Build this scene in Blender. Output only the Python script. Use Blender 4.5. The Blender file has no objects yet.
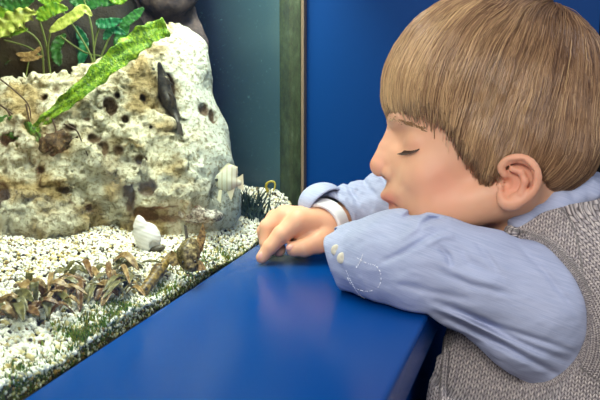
import bpy, math, random
import numpy as np
from mathutils import Vector, Matrix
random.seed(7); rng = np.random.default_rng(7)
SC = bpy.context.scene; COL = SC.collection
def lin(r, g, b):
    f = lambda c: (c/255/12.92) if c <= 10 else ((c/255+.055)/1.055)**2.4
    return (f(r), f(g), f(b), 1.0)
# ------------------------------------------------------------------ camera, world, lights
FP = 900.0; CH = 0.21; PITCH = math.atan(159/FP)
cp, sp = math.cos(PITCH), math.sin(PITCH)
CAM = np.array([0, 0, CH]); RV = np.array([1., 0, 0]); UV = np.array([0, sp, cp]); FV = np.array([0, cp, -sp])
cd = bpy.data.cameras.new('camera'); cam = bpy.data.objects.new('camera', cd); COL.objects.link(cam)
cam.location = CAM; cam.rotation_euler = (math.pi/2-PITCH, 0, 0)
cd.sensor_width = 36; cd.lens = FP/600*36; cd.clip_start = .01; cd.clip_end = 50
cd.dof.use_dof = True; cd.dof.focus_distance = .80; cd.dof.aperture_fstop = 20
SC.camera = cam
SC.view_settings.view_transform = 'Standard'; SC.view_settings.look = 'None'
SC.view_settings.gamma = 1; SC.view_settings.use_curve_mapping = False; SC.view_settings.exposure = 0.2
w = bpy.data.worlds.new('world'); SC.world = w; w.use_nodes = True
w.node_tree.nodes['Background'].inputs[0].default_value = (.86, .90, 1.0, 1)
w.node_tree.nodes['Background'].inputs[1].default_value = 0.25
def area(name, loc, target, sx, sy, power, col):
    l = bpy.data.lights.new(name, 'AREA'); l.shape = 'RECTANGLE'; l.size = sx; l.size_y = sy; l.energy = power; l.color = col
    o = bpy.data.objects.new(name, l); COL.objects.link(o); o.location = loc
    o.rotation_euler = (Vector(target)-Vector(loc)).to_track_quat('-Z', 'Y').to_euler(); return o
area('front_key_light', (-.38, -.45, .80), (.2, .8, .1), .5, .5, 15, (1, .94, .86))  # unseen key light, placed low at the front left
area('added_fill_light', (1.1, -.9, .75), (.0, .8, .05), .6, .6, 3.2, (1, .96, .9))  # fill lamp added at front right to brighten the gravel along the glass
area('room_light', (1.5, .6, 1.5), (.25, .85, .1), .8, .8, 6, (.8, .88, 1))

# ------------------------------------------------------------------ picture-to-place helpers
S = 1150.0; D0 = FP/S
def q2w(q):
    q = np.asarray(q, dtype=np.float64)
    return CAM + np.outer((q[:, 0]-300)/S, RV) + np.outer(-(q[:, 1]-200)/S, UV) + np.outer(D0-q[:, 2]/S, FV)
def w2q(p):
    d = np.atleast_2d(p)-CAM
    return np.stack([300+S*(d@RV), 200-S*(d@UV), S*(D0-d@FV)], 1)
def Q(px, py, w=0): k = 1-w/900; return np.array([300+(px-300)*k, 200+(py-200)*k, w], dtype=np.float32)
def W(px, py, w=0): return q2w(Q(px, py, w)[None])[0]
def G(px, py, z=0.0):
    d = FV*FP+RV*(px-300)-UV*(py-200); return CAM+d*((z-CH)/d[2])
ZP = lambda q: CH-.1740*0 + (-(q[:, 1]-200)/S)*cp - (D0-q[:, 2]/S)*sp      # height above the counter
A0 = G(20, 398); B0 = G(303, 213)
E = (B0-A0); E /= np.linalg.norm(E); N = np.array([-E[1], E[0], 0])
UPZ = np.array([0, 0, 1.])
def T(s, t, z): return B0+E*s+N*t+UPZ*z            # tank frame: s along the front glass (0 at the far corner), t into the tank

# ------------------------------------------------------------------ mesh helpers
ORI = {}
def mesh_obj(name, V, F, mat, parent=None, origin=None, col=None, smooth=True, uv=None):
    V = np.asarray(V, dtype=np.float64)
    if parent is not None: o0 = ORI[parent.name]
    elif origin is not None: o0 = np.asarray(origin, float)
    else:
        o0 = np.array([(V[:, 0].min()+V[:, 0].max())/2, (V[:, 1].min()+V[:, 1].max())/2, V[:, 2].min()])
    me = bpy.data.meshes.new(name)
    if isinstance(F, np.ndarray):
        nv, nf = len(V), len(F); k = F.shape[1]
        me.vertices.add(nv); me.vertices.foreach_set('co', (V-o0).astype(np.float32).ravel())
        me.loops.add(nf*k); me.loops.foreach_set('vertex_index', F.astype(np.int32).ravel())
        me.polygons.add(nf); me.polygons.foreach_set('loop_start', np.arange(0, nf*k, k, dtype=np.int32))
        me.update(calc_edges=True)
    else:
        me.from_pydata([tuple(v) for v in (V-o0)], [], F); me.update()
    me.polygons.foreach_set('use_smooth', [smooth]*len(me.polygons))
    if col is not None:
        a = me.color_attributes.new('Col', 'FLOAT_COLOR', 'POINT')
        c = np.ones((len(V), 4), np.float32); c[:, :3] = col; a.data.foreach_set('color', c.ravel())
    if uv is not None:
        a = me.attributes.new('pat', 'FLOAT_VECTOR', 'POINT'); a.data.foreach_set('vector', uv.astype(np.float32).ravel())
    if mat: me.materials.append(mat)
    o = bpy.data.objects.new(name, me); COL.objects.link(o)
    if parent is not None: o.parent = parent
    else: o.location = o0
    ORI[o.name] = o0
    return o
def thing(o, label, cat, group=None):
    o['label'] = label; o['category'] = cat
    if group: o['group'] = group
    return o
def empty(name, loc, label, cat, group=None):
    o = bpy.data.objects.new(name, None); COL.objects.link(o); o.location = loc; ORI[o.name] = np.array(loc, float); o.empty_display_size = .02
    return thing(o, label, cat, group)
def struct(o, kind='structure'): o['kind'] = kind; return o
def box_vf(org, ax, ay, az):
    org, ax, ay, az = map(np.asarray, (org, ax, ay, az))
    V = [org+ax*i+ay*j+az*k for k in (0, 1) for j in (0, 1) for i in (0, 1)]
    F = [(0, 2, 3, 1), (4, 5, 7, 6), (0, 1, 5, 4), (2, 6, 7, 3), (0, 4, 6, 2), (1, 3, 7, 5)]
    if np.dot(np.cross(ax, ay), az) < 0: F = [f[::-1] for f in F]
    return V, F
def bevel(o, w, seg=3):
    m = o.modifiers.new('bevel', 'BEVEL'); m.width = w; m.segments = seg; m.limit_method = 'ANGLE'
    return o
def tube_vf(pts, rad, n=8):
    P = np.asarray(pts, float); m = len(P); rad = np.full(m, rad) if np.isscalar(rad) else np.asarray(rad)
    t = np.gradient(P, axis=0); t /= np.linalg.norm(t, axis=1)[:, None]+1e-12
    ref = np.array([0.3, .2, .93]); V = []
    for i in range(m):
        a = np.cross(t[i], ref); a /= np.linalg.norm(a); b = np.cross(t[i], a)
        for k in range(n):
            c = 2*math.pi*k/n; V.append(P[i]+rad[i]*(math.cos(c)*a+math.sin(c)*b))
    F = [(i*n+k, i*n+(k+1) % n, (i+1)*n+(k+1) % n, (i+1)*n+k) for i in range(m-1) for k in range(n)]
    F += [tuple(range(n))[::-1], tuple((m-1)*n+k for k in range(n))]
    return V, F
def smooth_path(pts, m=24):
    P = np.asarray(pts, float); n = len(P); out = []
    for u in np.linspace(0, n-1, m):
        i = min(int(u), n-2); f = u-i
        p0, p1, p2, p3 = P[max(i-1, 0)], P[i], P[i+1], P[min(i+2, n-1)]
        out.append(.5*((2*p1)+(-p0+p2)*f+(2*p0-5*p1+4*p2-p3)*f*f+(-p0+3*p1-3*p2+p3)*f**3))
    return np.array(out)

# ------------------------------------------------------------------ signed-distance modelling
LAT = rng.random((32, 32, 32)).astype(np.float32)
def noise(p, sc, off=0.0):
    x = p/sc+off; i = np.floor(x).astype(np.int64); f = (x-i).astype(np.float32); f = f*f*(3-2*f); i &= 31; j = (i+1) & 31
    g = lambda a, b, c: LAT[a, b, c]
    x0 = g(i[:, 0], i[:, 1], i[:, 2])*(1-f[:, 0])+g(j[:, 0], i[:, 1], i[:, 2])*f[:, 0]
    x1 = g(i[:, 0], j[:, 1], i[:, 2])*(1-f[:, 0])+g(j[:, 0], j[:, 1], i[:, 2])*f[:, 0]
    y0 = g(i[:, 0], i[:, 1], j[:, 2])*(1-f[:, 0])+g(j[:, 0], i[:, 1], j[:, 2])*f[:, 0]
    y1 = g(i[:, 0], j[:, 1], j[:, 2])*(1-f[:, 0])+g(j[:, 0], j[:, 1], j[:, 2])*f[:, 0]
    a = x0*(1-f[:, 1])+x1*f[:, 1]; b = y0*(1-f[:, 1])+y1*f[:, 1]
    return (a*(1-f[:, 2])+b*f[:, 2])*2-1
def smin(a, b, k):
    h = np.clip(.5+.5*(b-a)/k, 0, 1); return b*(1-h)+a*h-k*h*(1-h)
def smax(a, b, k): return -smin(-a, -b, k)
def ell(p, c, r):
    d = p-np.asarray(c, np.float32); r = np.asarray(r, np.float32)
    k0 = np.sqrt(((d/r)**2).sum(1)); k1 = np.sqrt(((d/(r*r))**2).sum(1))+1e-6
    return k0*(k0-1)/k1
def ellr(p, c, r, ang):       # ellipsoid rotated in the x,y plane
    d = p-np.asarray(c, np.float32); ca, sa = math.cos(ang), math.sin(ang)
    e = np.stack([d[:, 0]*ca+d[:, 1]*sa, -d[:, 0]*sa+d[:, 1]*ca, d[:, 2]], 1); return ell(e, (0, 0, 0), r)
def sph(p, c, r): return np.sqrt(((p-np.asarray(c, np.float32))**2).sum(1))-r
def rc(p, a, b, r1, r2):
    a = np.asarray(a, np.float32); b = np.asarray(b, np.float32); ab = b-a; d = p-a
    t = np.clip((d@ab)/(ab@ab), 0, 1); return np.sqrt(((d-t[:, None]*ab)**2).sum(1))-(r1+(r2-r1)*t)
def chain(p, nodes, k=4):
    f = None
    for (a, r1), (b, r2) in zip(nodes[:-1], nodes[1:]):
        g = rc(p, a, b, r1, r2); f = g if f is None else smin(f, g, k)
    return f
def segd(p, pts):             # distance in the x,y plane to a polyline
    best = None
    for a, b in zip(pts[:-1], pts[1:]):
        a = np.asarray(a[:2], np.float32); b = np.asarray(b[:2], np.float32); ab = b-a; d = p[:, :2]-a
        t = np.clip((d@ab)/(ab@ab), 0, 1); g = ((d-t[:, None]*ab)**2).sum(1); best = g if best is None else np.minimum(best, g)
    return np.sqrt(best)
def inbox(f, lo, hi):
    lo = np.array(lo, np.float32); hi = np.array(hi, np.float32)
    def g(p):
        m = ((p > lo) & (p < hi)).all(1); out = np.full(len(p), 500., np.float32)
        if m.any(): out[m] = f(p[m])
        return out
    return g
def surfnet(f, lo, hi, h, c=4, slack=1.35):
    lo = np.array(lo, np.float32); hi = np.array(hi, np.float32)
    nb = np.ceil((hi-lo)/(h*c)).astype(int); n = nb*c
    bi = np.stack(np.meshgrid(*[np.arange(k) for k in nb], indexing='ij'), -1).reshape(-1, 3)
    bc = (lo+(bi*c+(c-1)/2)*h).astype(np.float32)
    fc = np.concatenate([f(x) for x in np.array_split(bc, max(1, len(bc)//200000))])
    Fd = np.where(fc.reshape(nb) < 0, -1e3, 1e3).astype(np.float32)
    for ax in range(3): Fd = np.repeat(Fd, c, ax)
    act = np.abs(fc) < c*h*.87*slack+h
    bb = bi[act]*c
    off = np.stack(np.meshgrid(*[np.arange(c)]*3, indexing='ij'), -1).reshape(-1, 3)
    for part in np.array_split(bb, max(1, len(bb)//4000)):
        idx = (part[:, None, :]+off[None]).reshape(-1, 3)
        Fd[idx[:, 0], idx[:, 1], idx[:, 2]] = f((lo+idx*h).astype(np.float32))
    In = Fd < 0
    cnt = np.zeros(n-1, np.int8)
    for a in (0, 1):
        for b in (0, 1):
            for d in (0, 1): cnt += In[a:n[0]-1+a, b:n[1]-1+b, d:n[2]-1+d]
    ci = np.argwhere((cnt > 0) & (cnt < 8)); ids = np.full(n-1, -1, np.int32); ids[ci[:, 0], ci[:, 1], ci[:, 2]] = np.arange(len(ci))
    acc = np.zeros((len(ci), 3)); wt = np.zeros(len(ci))
    cs = [(a, b, d) for a in (0, 1) for b in (0, 1) for d in (0, 1)]
    val = {k: Fd[ci[:, 0]+k[0], ci[:, 1]+k[1], ci[:, 2]+k[2]] for k in cs}
    for k in cs:
        for ax in range(3):
            if k[ax] == 0:
                k2 = list(k); k2[ax] = 1; k2 = tuple(k2); a, b = val[k], val[k2]; m = (a < 0) != (b < 0)
                t = np.where(m, np.clip(a/(a-b+1e-12), 0, 1), 0)
                pt = np.tile(np.array(k, float), (len(ci), 1)); pt[:, ax] = t; acc += pt*m[:, None]; wt += m
    V = lo+(ci+acc/wt[:, None])*h
    faces = []
    for ax in range(3):
        sl0 = [slice(1, n[i]-1) for i in range(3)]; sl1 = list(sl0); sl0[ax] = slice(0, n[ax]-1); sl1[ax] = slice(1, n[ax])
        a = In[tuple(sl0)]; b = In[tuple(sl1)]; ch = np.argwhere(a != b)
        if not len(ch): continue
        fl = a[ch[:, 0], ch[:, 1], ch[:, 2]]; base = ch.copy()
        for i in range(3):
            if i != ax: base[:, i] += 1
        u, v = [(1, 2), (2, 0), (0, 1)][ax]; du = np.zeros(3, int); dv = np.zeros(3, int); du[u] = 1; dv[v] = 1
        g = lambda x: ids[x[:, 0], x[:, 1], x[:, 2]]
        q = np.stack([g(base-du-dv), g(base-dv), g(base), g(base-du)], 1); q[~fl] = q[~fl][:, ::-1]; faces.append(q)
    Fq = np.concatenate(faces); return V, Fq[(Fq >= 0).all(1)]
def qmesh(name, f, lo, hi, h, mat, parent=None, col=None, uv=None, slack=1.35, origin=None):
    V, F = surfnet(f, lo, hi, h, slack=slack); F = F[:, ::-1]   # picture axes are left-handed
    return mesh_obj(name, q2w(V), F, mat, parent, origin, col(V.astype(np.float32)) if col else None, uv=uv(V) if uv else None)
def hit(f, px, py, w0=200, w1=-420):       # first surface met going away from the camera
    ws = np.arange(w0, w1, -1.5, dtype=np.float32); k = 1-ws/900
    p = np.stack([300+(px-300)*k, 200+(py-200)*k, ws], 1).astype(np.float32); v = f(p); i = np.argmax(v < 0)
    return float(ws[i]) if (v < 0).any() else None

# ------------------------------------------------------------------ materials
def mat(name, base=(.8, .8, .8, 1), rough=.5, spec=.5, **kw):
    m = bpy.data.materials.new(name); m.use_nodes = True; b = m.node_tree.nodes['Principled BSDF']
    b.inputs['Base Color'].default_value = base; b.inputs['Roughness'].default_value = rough; b.inputs['Specular IOR Level'].default_value = spec
    for k, v in kw.items(): b.inputs[k.replace('_', ' ')].default_value = v
    return m
class NT:
    def __init__(s, m): s.t = m.node_tree; s.b = s.t.nodes['Principled BSDF']
    def n(s, typ, **kw):
        x = s.t.nodes.new(typ)
        for k, v in kw.items():
            if k.startswith('i_'): x.inputs[k[2:].replace('_', ' ')].default_value = v
            else: setattr(x, k, v)
        return x
    def l(s, a, b): s.t.links.new(a, b)
    def mixc(s, fac, a, b, mode='MIX'):
        x = s.n('ShaderNodeMix', data_type='RGBA', blend_type=mode)
        for i, v in ((0, fac), (6, a), (7, b)):
            if hasattr(v, 'links'): s.l(v, x.inputs[i])
            else: x.inputs[i].default_value = v
        return x.outputs[2]
    def ramp(s, fac, stops):
        x = s.n('ShaderNodeValToRGB'); e = x.color_ramp.elements
        while len(e) < len(stops): e.new(.5)
        for k, (p, c) in enumerate(stops): e[k].position = p; e[k].color = c
        s.l(fac, x.inputs[0]); return x.outputs[0]
    def bump(s, h, strength=.3, dist=.001):
        x = s.n('ShaderNodeBump'); x.inputs['Strength'].default_value = strength; x.inputs['Distance'].default_value = dist
        s.l(h, x.inputs['Height']); s.l(x.outputs[0], s.b.inputs['Normal'])
    def noise(s, scale, detail=4, vec=None, rough=.5):
        x = s.n('ShaderNodeTexNoise'); x.inputs['Scale'].default_value = scale; x.inputs['Detail'].default_value = detail; x.inputs['Roughness'].default_value = rough
        if vec is None: vec = s.coord()
        s.l(vec, x.inputs['Vector']); return x.outputs['Fac']
    def coord(s): return s.n('ShaderNodeTexCoord').outputs['Object']
    def attr(s, name): return s.n('ShaderNodeAttribute', attribute_name=name)
    def scaled(s, vec, sc):
        x = s.n('ShaderNodeVectorMath', operation='MULTIPLY'); s.l(vec, x.inputs[0]); x.inputs[1].default_value = sc; return x.outputs[0]
    def math(s, op, a, b=None):
        x = s.n('ShaderNodeMath', operation=op)
        for i, v in ((0, a), (1, b)):
            if v is None: continue
            if hasattr(v, 'links'): s.l(v, x.inputs[i])
            else: x.inputs[i].default_value = v
        return x.outputs[0]
BK = (0, 0, 0, 1); WH = (1, 1, 1, 1)

M_blue = mat('blue_laminate', lin(0, 64, 138), .24, .08); t = NT(M_blue)
t.bump(t.noise(900, 2), .12, .0003)
M_bluewall = mat('blue_wall_paint', lin(0, 57, 120), .5, .12)
M_dark = mat('dark_room_wall', lin(24, 22, 26), .8)
M_floor = mat('grey_floor', lin(70, 66, 62), .6)
M_brown = mat('brown_wood', lin(150, 100, 60), .5)

def pebbly(name, cols):
    m = mat(name, WH, .55, .4); t = NT(m); a = t.attr('Col')
    n = t.noise(700, 3); t.l(t.mixc(t.math('MULTIPLY', n, .5), a.outputs['Color'], t.mixc(1.0, a.outputs['Color'], (.75, .7, .6, 1), 'MULTIPLY')), t.b.inputs['Base Color'])
    t.bump(n, .4, .0004); return m
M_gravel = pebbly('aquarium_gravel', None)
M_rock = mat('porous_limestone', WH, .75, .3); t = NT(M_rock); a = t.attr('Col'); co = t.coord()
n1 = t.noise(60, 8, co, .65); n2 = t.noise(240, 6, co, .7)
c1 = t.mixc(t.ramp(n2, [(.48, BK), (.60, WH)]), a.outputs['Color'], t.mixc(1.0, a.outputs['Color'], (.48, .43, .32, 1), 'MULTIPLY'))
t.l(c1, t.b.inputs['Base Color']); t.bump(t.math('ADD', n1, t.math('MULTIPLY', n2, .6)), .9, .005)

# ------------------------------------------------------------------ room
def quad(name, pts, m): return struct(mesh_obj(name, pts, [tuple(range(len(pts)))], m, smooth=False))
FZ = -.66
quad('floor', [(-3, -2.5, FZ), (3, -2.5, FZ), (3, 4, FZ), (-3, 4, FZ)], M_floor)
struct(mesh_obj('wall_far', *box_vf((-3, 2.6, FZ), (6, 0, 0), (0, .1, 0), (0, 0, 3.4)), M_dark, smooth=False))
P = T(.0, -.002, FZ); struct(mesh_obj('wall_back', *box_vf(P, -N*.335, E*.08, UPZ*2.2), M_bluewall, smooth=False))
# warm brown panel far behind
struct(mesh_obj('trim_1', *box_vf(T(1.1, -.62, .30), -N*.35, E*.05, UPZ*.5), M_brown, smooth=False))

# ------------------------------------------------------------------ counter
C1 = G(385, 400); C2 = G(428, 315); wd1 = -(C1-B0)@N; wd2 = -(C2-B0)@N
CW = (wd1+wd2)/2; sc1 = (C1-B0)@E; sc2 = (C2-B0)@E
CWs = lambda s: wd1+(wd2-wd1)*(s-sc1)/(sc2-sc1)
ctr = empty('counter', T(-.4, -CW/2, FZ), 'glossy blue ledge running along the aquarium glass, the child leans on it', 'counter')
def slab(s0, s1, t0, inset, z0, z1):
    V, F = box_vf(T(s0, t0, z0), E*(s1-s0), -N*.1, UPZ*(z1-z0)); V = [np.array(v) for v in V]
    for i in (2, 3, 6, 7): V[i] = T(s0 if i in (2, 6) else s1, -(CWs(s0 if i in (2, 6) else s1)-inset), z0 if i < 4 else z1)
    return V, F
bevel(mesh_obj('worktop', *slab(-1.3, -.002, -.001, 0, -.034, 0), M_blue, ctr, smooth=True), .004, 4)
bevel(mesh_obj('base_panel', *slab(-1.29, -.005, -.004, .010, FZ, -.036), M_blue, ctr, smooth=False), .002, 2)

# ------------------------------------------------------------------ aquarium shell
TL, TD, TH = 1.25, .46, .50
M_glass = bpy.data.materials.new('clear_glass'); M_glass.use_nodes = True; nt = M_glass.node_tree; nt.nodes.clear()
o_ = nt.nodes.new('ShaderNodeOutputMaterial'); mx = nt.nodes.new('ShaderNodeMixShader'); tr = nt.nodes.new('ShaderNodeBsdfTransparent'); gl = nt.nodes.new('ShaderNodeBsdfGlossy'); fr = nt.nodes.new('ShaderNodeFresnel')
tr.inputs[0].default_value = (.95, 1, .97, 1); gl.inputs['Roughness'].default_value = .02; fr.inputs[0].default_value = 1.33
sc_ = nt.nodes.new('ShaderNodeMath'); sc_.operation = 'MULTIPLY'; sc_.inputs[1].default_value = .07
nt.links.new(fr.outputs[0], sc_.inputs[0]); nt.links.new(sc_.outputs[0], mx.inputs[0]); nt.links.new(tr.outputs[0], mx.inputs[1]); nt.links.new(gl.outputs[0], mx.inputs[2]); nt.links.new(mx.outputs[0], o_.inputs[0])
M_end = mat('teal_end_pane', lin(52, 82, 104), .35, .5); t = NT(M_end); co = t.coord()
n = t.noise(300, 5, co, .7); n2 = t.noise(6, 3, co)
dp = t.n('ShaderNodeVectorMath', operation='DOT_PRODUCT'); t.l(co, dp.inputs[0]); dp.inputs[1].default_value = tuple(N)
gr = t.math('ADD', t.math('MULTIPLY', dp.outputs['Value'], 6.0), 1.40); gz_ = t.math('ADD', gr, t.math('MULTIPLY', n2, .5))  # paler towards the corner seal: a reflection painted into the pane colour
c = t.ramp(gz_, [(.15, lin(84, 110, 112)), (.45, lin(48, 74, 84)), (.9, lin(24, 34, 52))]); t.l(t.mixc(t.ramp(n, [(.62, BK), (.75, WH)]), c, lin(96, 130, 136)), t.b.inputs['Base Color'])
M_backp = mat('murky_back_pane', lin(40, 36, 20), .6); t = NT(M_backp); n = t.noise(14, 6, None, .65)
t.l(t.ramp(n, [(.35, lin(26, 26, 14)), (.55, lin(58, 46, 22)), (.7, lin(50, 66, 30))]), t.b.inputs['Base Color'])
M_seal = mat('algae_seal', lin(90, 105, 80), .6); t = NT(M_seal); co = t.coord(); n = t.noise(120, 8, t.scaled(co, (1, 1, .35)), .75)
t.l(t.ramp(n, [(.36, lin(24, 36, 20)), (.54, lin(48, 62, 38)), (.68, lin(74, 88, 66)), (.84, lin(190, 196, 180))]), t.b.inputs['Base Color'])
M_strip = mat('brown_edge', lin(120, 104, 84), .5)
M_black = mat('black_plastic', lin(20, 20, 22), .5)
aq = empty('aquarium', T(-TL/2, TD/2, FZ), 'large lit aquarium built in beside the blue ledge, clear front glass', 'aquarium')
mesh_obj('front_glass', *box_vf(T(-TL, .0005, -.05), E*(TL-.012), N*.004, UPZ*TH), M_glass, aq, smooth=False)['label'] = 'clear front glass pane'
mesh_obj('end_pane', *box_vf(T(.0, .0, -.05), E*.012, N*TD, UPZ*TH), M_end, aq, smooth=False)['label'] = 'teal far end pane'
mesh_obj('back_pane', *box_vf(T(-TL, TD, -.05), E*(TL+.012), N*.012, UPZ*TH), M_backp, aq, smooth=False)['label'] = 'murky brown green back pane'
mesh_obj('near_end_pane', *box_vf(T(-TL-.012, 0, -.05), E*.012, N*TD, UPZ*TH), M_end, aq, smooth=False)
bevel(mesh_obj('corner_seal', *box_vf(T(-.012, -.001, -.05), E*.012, N*.0275, UPZ*TH), M_seal, aq, smooth=True), .002, 2)['label'] = 'algae stained corner seal'
mesh_obj('edge_strip', *box_vf(T(-.0125, -.0045, -.05), E*.0115, N*.0034, UPZ*TH), M_strip, aq, smooth=False)
bevel(mesh_obj('lamp_shield', *box_vf(T(-TL, -.018, .36), E*(TL-.002), N*.017, UPZ*(TH-.36)), M_blue, aq, smooth=False), .002, 2)['label'] = 'added blue shield above the glass, blocks lamp light'  # out-of-view skirt added to keep lamp light off ledge and child
mesh_obj('tank_base', *box_vf(T(-TL, .001, FZ), E*TL, N*TD, UPZ*(-.051-FZ)), M_black, aq, smooth=False)
mesh_obj('hood', *box_vf(T(-TL, 0, TH-.04), E*TL, N*TD, UPZ*.03), M_black, aq, smooth=False)
def tank_lamp(s, t_, L, Wd, power, col):
    l = bpy.data.lights.new('aquarium_lamp', 'AREA'); l.shape = 'RECTANGLE'; l.size = L; l.size_y = Wd; l.energy = power; l.color = col
    o = bpy.data.objects.new('aquarium_lamp', l); COL.objects.link(o); p = T(s, t_, TH-.05); o.location = p
    tgt = T(s, t_+.12, 0); o.rotation_euler = (Vector(tgt)-Vector(p)).to_track_quat('-Z', 'Y').to_euler()
tank_lamp(-.28, .05, .5, .16, 8.2, (1, .98, .86))

# ------------------------------------------------------------------ limestone rock
RB = [Q(62, 165, -185), Q(168, 62, -225), Q(160, 190, -185)]
def f_rock0(p):
    f = rc(p, RB[1], RB[2], 47, 80)
    f = smin(f, rc(p, Q(150, 70, -215), Q(196, 175, -190), 46, 52), 10)
    f = smin(f, rc(p, Q(170, 74, -215), Q(186, 150, -195), 50, 56), 8)
    f = smin(f, rc(p, Q(100, 125, -195), Q(160, 80, -205), 62, 54), 16)
    f = smin(f, ell(p, RB[0], (150, 110, 95)), 22)
    f = smin(f, ell(p, Q(15, 215, -120), (95, 50, 60)), 20)
    f = smin(f, ell(p, Q(205, 205, -200), (40, 35, 50)), 18)
    return f
pits = [(110, 108, 7, 10), (204, 109, 5, 7), (213, 116, 4.5, 9), (129, 196, 5, 15), (148, 188, 9, 7), (103, 148, 5, 7), (94, 138, 6, 4), (118, 150, 4, 4),
        (166, 90, 8, 16), (172, 112, 6, 14), (55, 88, 3, 5), (45, 98, 3, 3), (143, 99, 3, 4), (12, 140, 10, 7), (70, 128, 5, 3), (140, 160, 6, 4), (172, 215, 12, 8), (150, 213, 16, 7), (0, 195, 8, 14),
        (125, 120, 3, 4), (152, 128, 3, 3), (65, 190, 6, 3), (90, 208, 4, 3), (40, 170, 4, 3), (60, 68, 5, 3), (86, 118, 3, 3), (118, 96, 2.5, 3)]
pitp = []
for px, py, rx, ry in pits:
    wv = hit(f_rock0, px, py)
    if wv is not None: pitp.append((Q(px, py, wv-2), (rx*1.2, ry*1.2, 9)))
prs = np.random.default_rng(3)
for k in range(46):
    px, py = prs.uniform(-5, 175), prs.uniform(80, 240); wv = hit(f_rock0, px, py)
    if wv is not None: r = prs.uniform(1.2, 2.7); pitp.append((Q(px, py, wv), (r, r*prs.uniform(.6, 1.6), r*1.6)))
def rough_w(p): # 1 on the broken left side, small on the smooth right slab
    x = p[:, 0]; y = p[:, 1]; e = (x-(148+(y-8)*.17))/9; return 1-.88/(1+np.exp(-np.clip(e, -30, 30)))
def f_rock(p):
    f = f_rock0(p); m = np.abs(f) < 30
    if m.any():
        q = p[m]; r = rough_w(q)
        d = 7*noise(q, 38, 3.1)+r*(8*noise(q, 17, 7.7)+5.0*noise(q, 7.5, 1.3)+2.6*noise(q, 3.6, 5.1))
        d -= 5*r*np.clip(.25-np.abs(noise(q, 13, 9.3)), 0, 1)*4*(noise(q, 30, 2.7) > -.1); g = f[m]-d
        for c, rr in pitp:
            s = np.abs(q-c).max(1) < max(rr)*2+6
            if s.any(): g[s] = smax(g[s], -ell(q[s], c, rr), 2.5)
        f[m] = g
    return np.maximum(f, -(ZP(p)+.02)*S)
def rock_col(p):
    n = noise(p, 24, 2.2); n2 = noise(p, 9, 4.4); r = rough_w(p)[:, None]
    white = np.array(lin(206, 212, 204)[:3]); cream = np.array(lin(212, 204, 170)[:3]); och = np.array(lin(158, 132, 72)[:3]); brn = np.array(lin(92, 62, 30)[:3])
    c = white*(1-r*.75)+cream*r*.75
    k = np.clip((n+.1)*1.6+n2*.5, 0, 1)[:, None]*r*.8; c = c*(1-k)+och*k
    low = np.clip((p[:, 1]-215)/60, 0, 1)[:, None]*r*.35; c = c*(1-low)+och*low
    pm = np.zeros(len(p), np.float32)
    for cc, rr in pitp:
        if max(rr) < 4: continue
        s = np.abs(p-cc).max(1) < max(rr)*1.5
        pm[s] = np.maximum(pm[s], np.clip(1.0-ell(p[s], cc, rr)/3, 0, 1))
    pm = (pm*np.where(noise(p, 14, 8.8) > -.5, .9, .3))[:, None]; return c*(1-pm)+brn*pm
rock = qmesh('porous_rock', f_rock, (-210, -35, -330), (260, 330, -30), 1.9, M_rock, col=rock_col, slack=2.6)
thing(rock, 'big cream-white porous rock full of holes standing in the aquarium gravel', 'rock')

M_wood = mat('sunken_wood', lin(60, 50, 30), .85); t = NT(M_wood); n = t.noise(16, 6, None, .65); n2 = t.noise(90, 4, None, .6)
t.l(t.mixc(t.math('MULTIPLY', n2, .6), t.ramp(n, [(.36, lin(12, 12, 7)), (.54, lin(40, 31, 13)), (.70, lin(44, 50, 22))]), lin(14, 14, 9)), t.b.inputs['Base Color']); t.bump(n2, .6, .004)
wood = lambda p: smin(rc(p, Q(-60, 50, -345), Q(110, 45, -350), 110, 78), ell(p, Q(60, -60, -350), (160, 60, 40)), 20)-9*noise(p, 34)-3*noise(p, 12)
thing(qmesh('sunken_wood', wood, (-330, -200, -470), (300, 330, -200), 5, M_wood, slack=2.2), 'dark brown sunken wood filling the back of the tank behind the plants', 'wood')
# dark driftwood-like rock hanging behind the top
M_drock = mat('dark_stone', lin(66, 54, 58), .8); t = NT(M_drock); n = t.noise(70, 7, None, .7)
t.l(t.ramp(n, [(.35, lin(44, 38, 46)), (.6, lin(92, 78, 76)), (.75, lin(120, 108, 100))]), t.b.inputs['Base Color']); t.bump(n, .6, .004)
drk = lambda p: smin(ell(p, Q(168, -25, -300), (46, 58, 40)), ell(p, Q(150, 60, -330), (80, 110, 28)), 14)-4*noise(p, 16)
thing(qmesh('dark_rock', drk, (-10, -150, -390), (300, 250, -220), 3.2, M_drock, slack=2), 'dark purplish grey rock rising behind the white rock', 'rock')
grk = lambda p: smin(ell(p, Q(192, 213, -132), (17, 11, 12)), ell(p, Q(211, 216, -130), (14, 7, 10)), 5)-2*noise(p, 6)-noise(p, 3)
M_grk = mat('mottled_stone', lin(150, 145, 135), .8); t = NT(M_grk); n = t.noise(260, 5, None, .7)
t.l(t.ramp(n, [(.4, lin(62, 58, 58)), (.52, lin(150, 142, 132)), (.62, lin(214, 210, 200))]), t.b.inputs['Base Color'])
thing(qmesh('mottled_stone', grk, (150, 185, -175), (260, 250, -95), 1.3, M_grk, slack=2), 'small mottled grey stone at the right foot of the white rock', 'stone')

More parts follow.
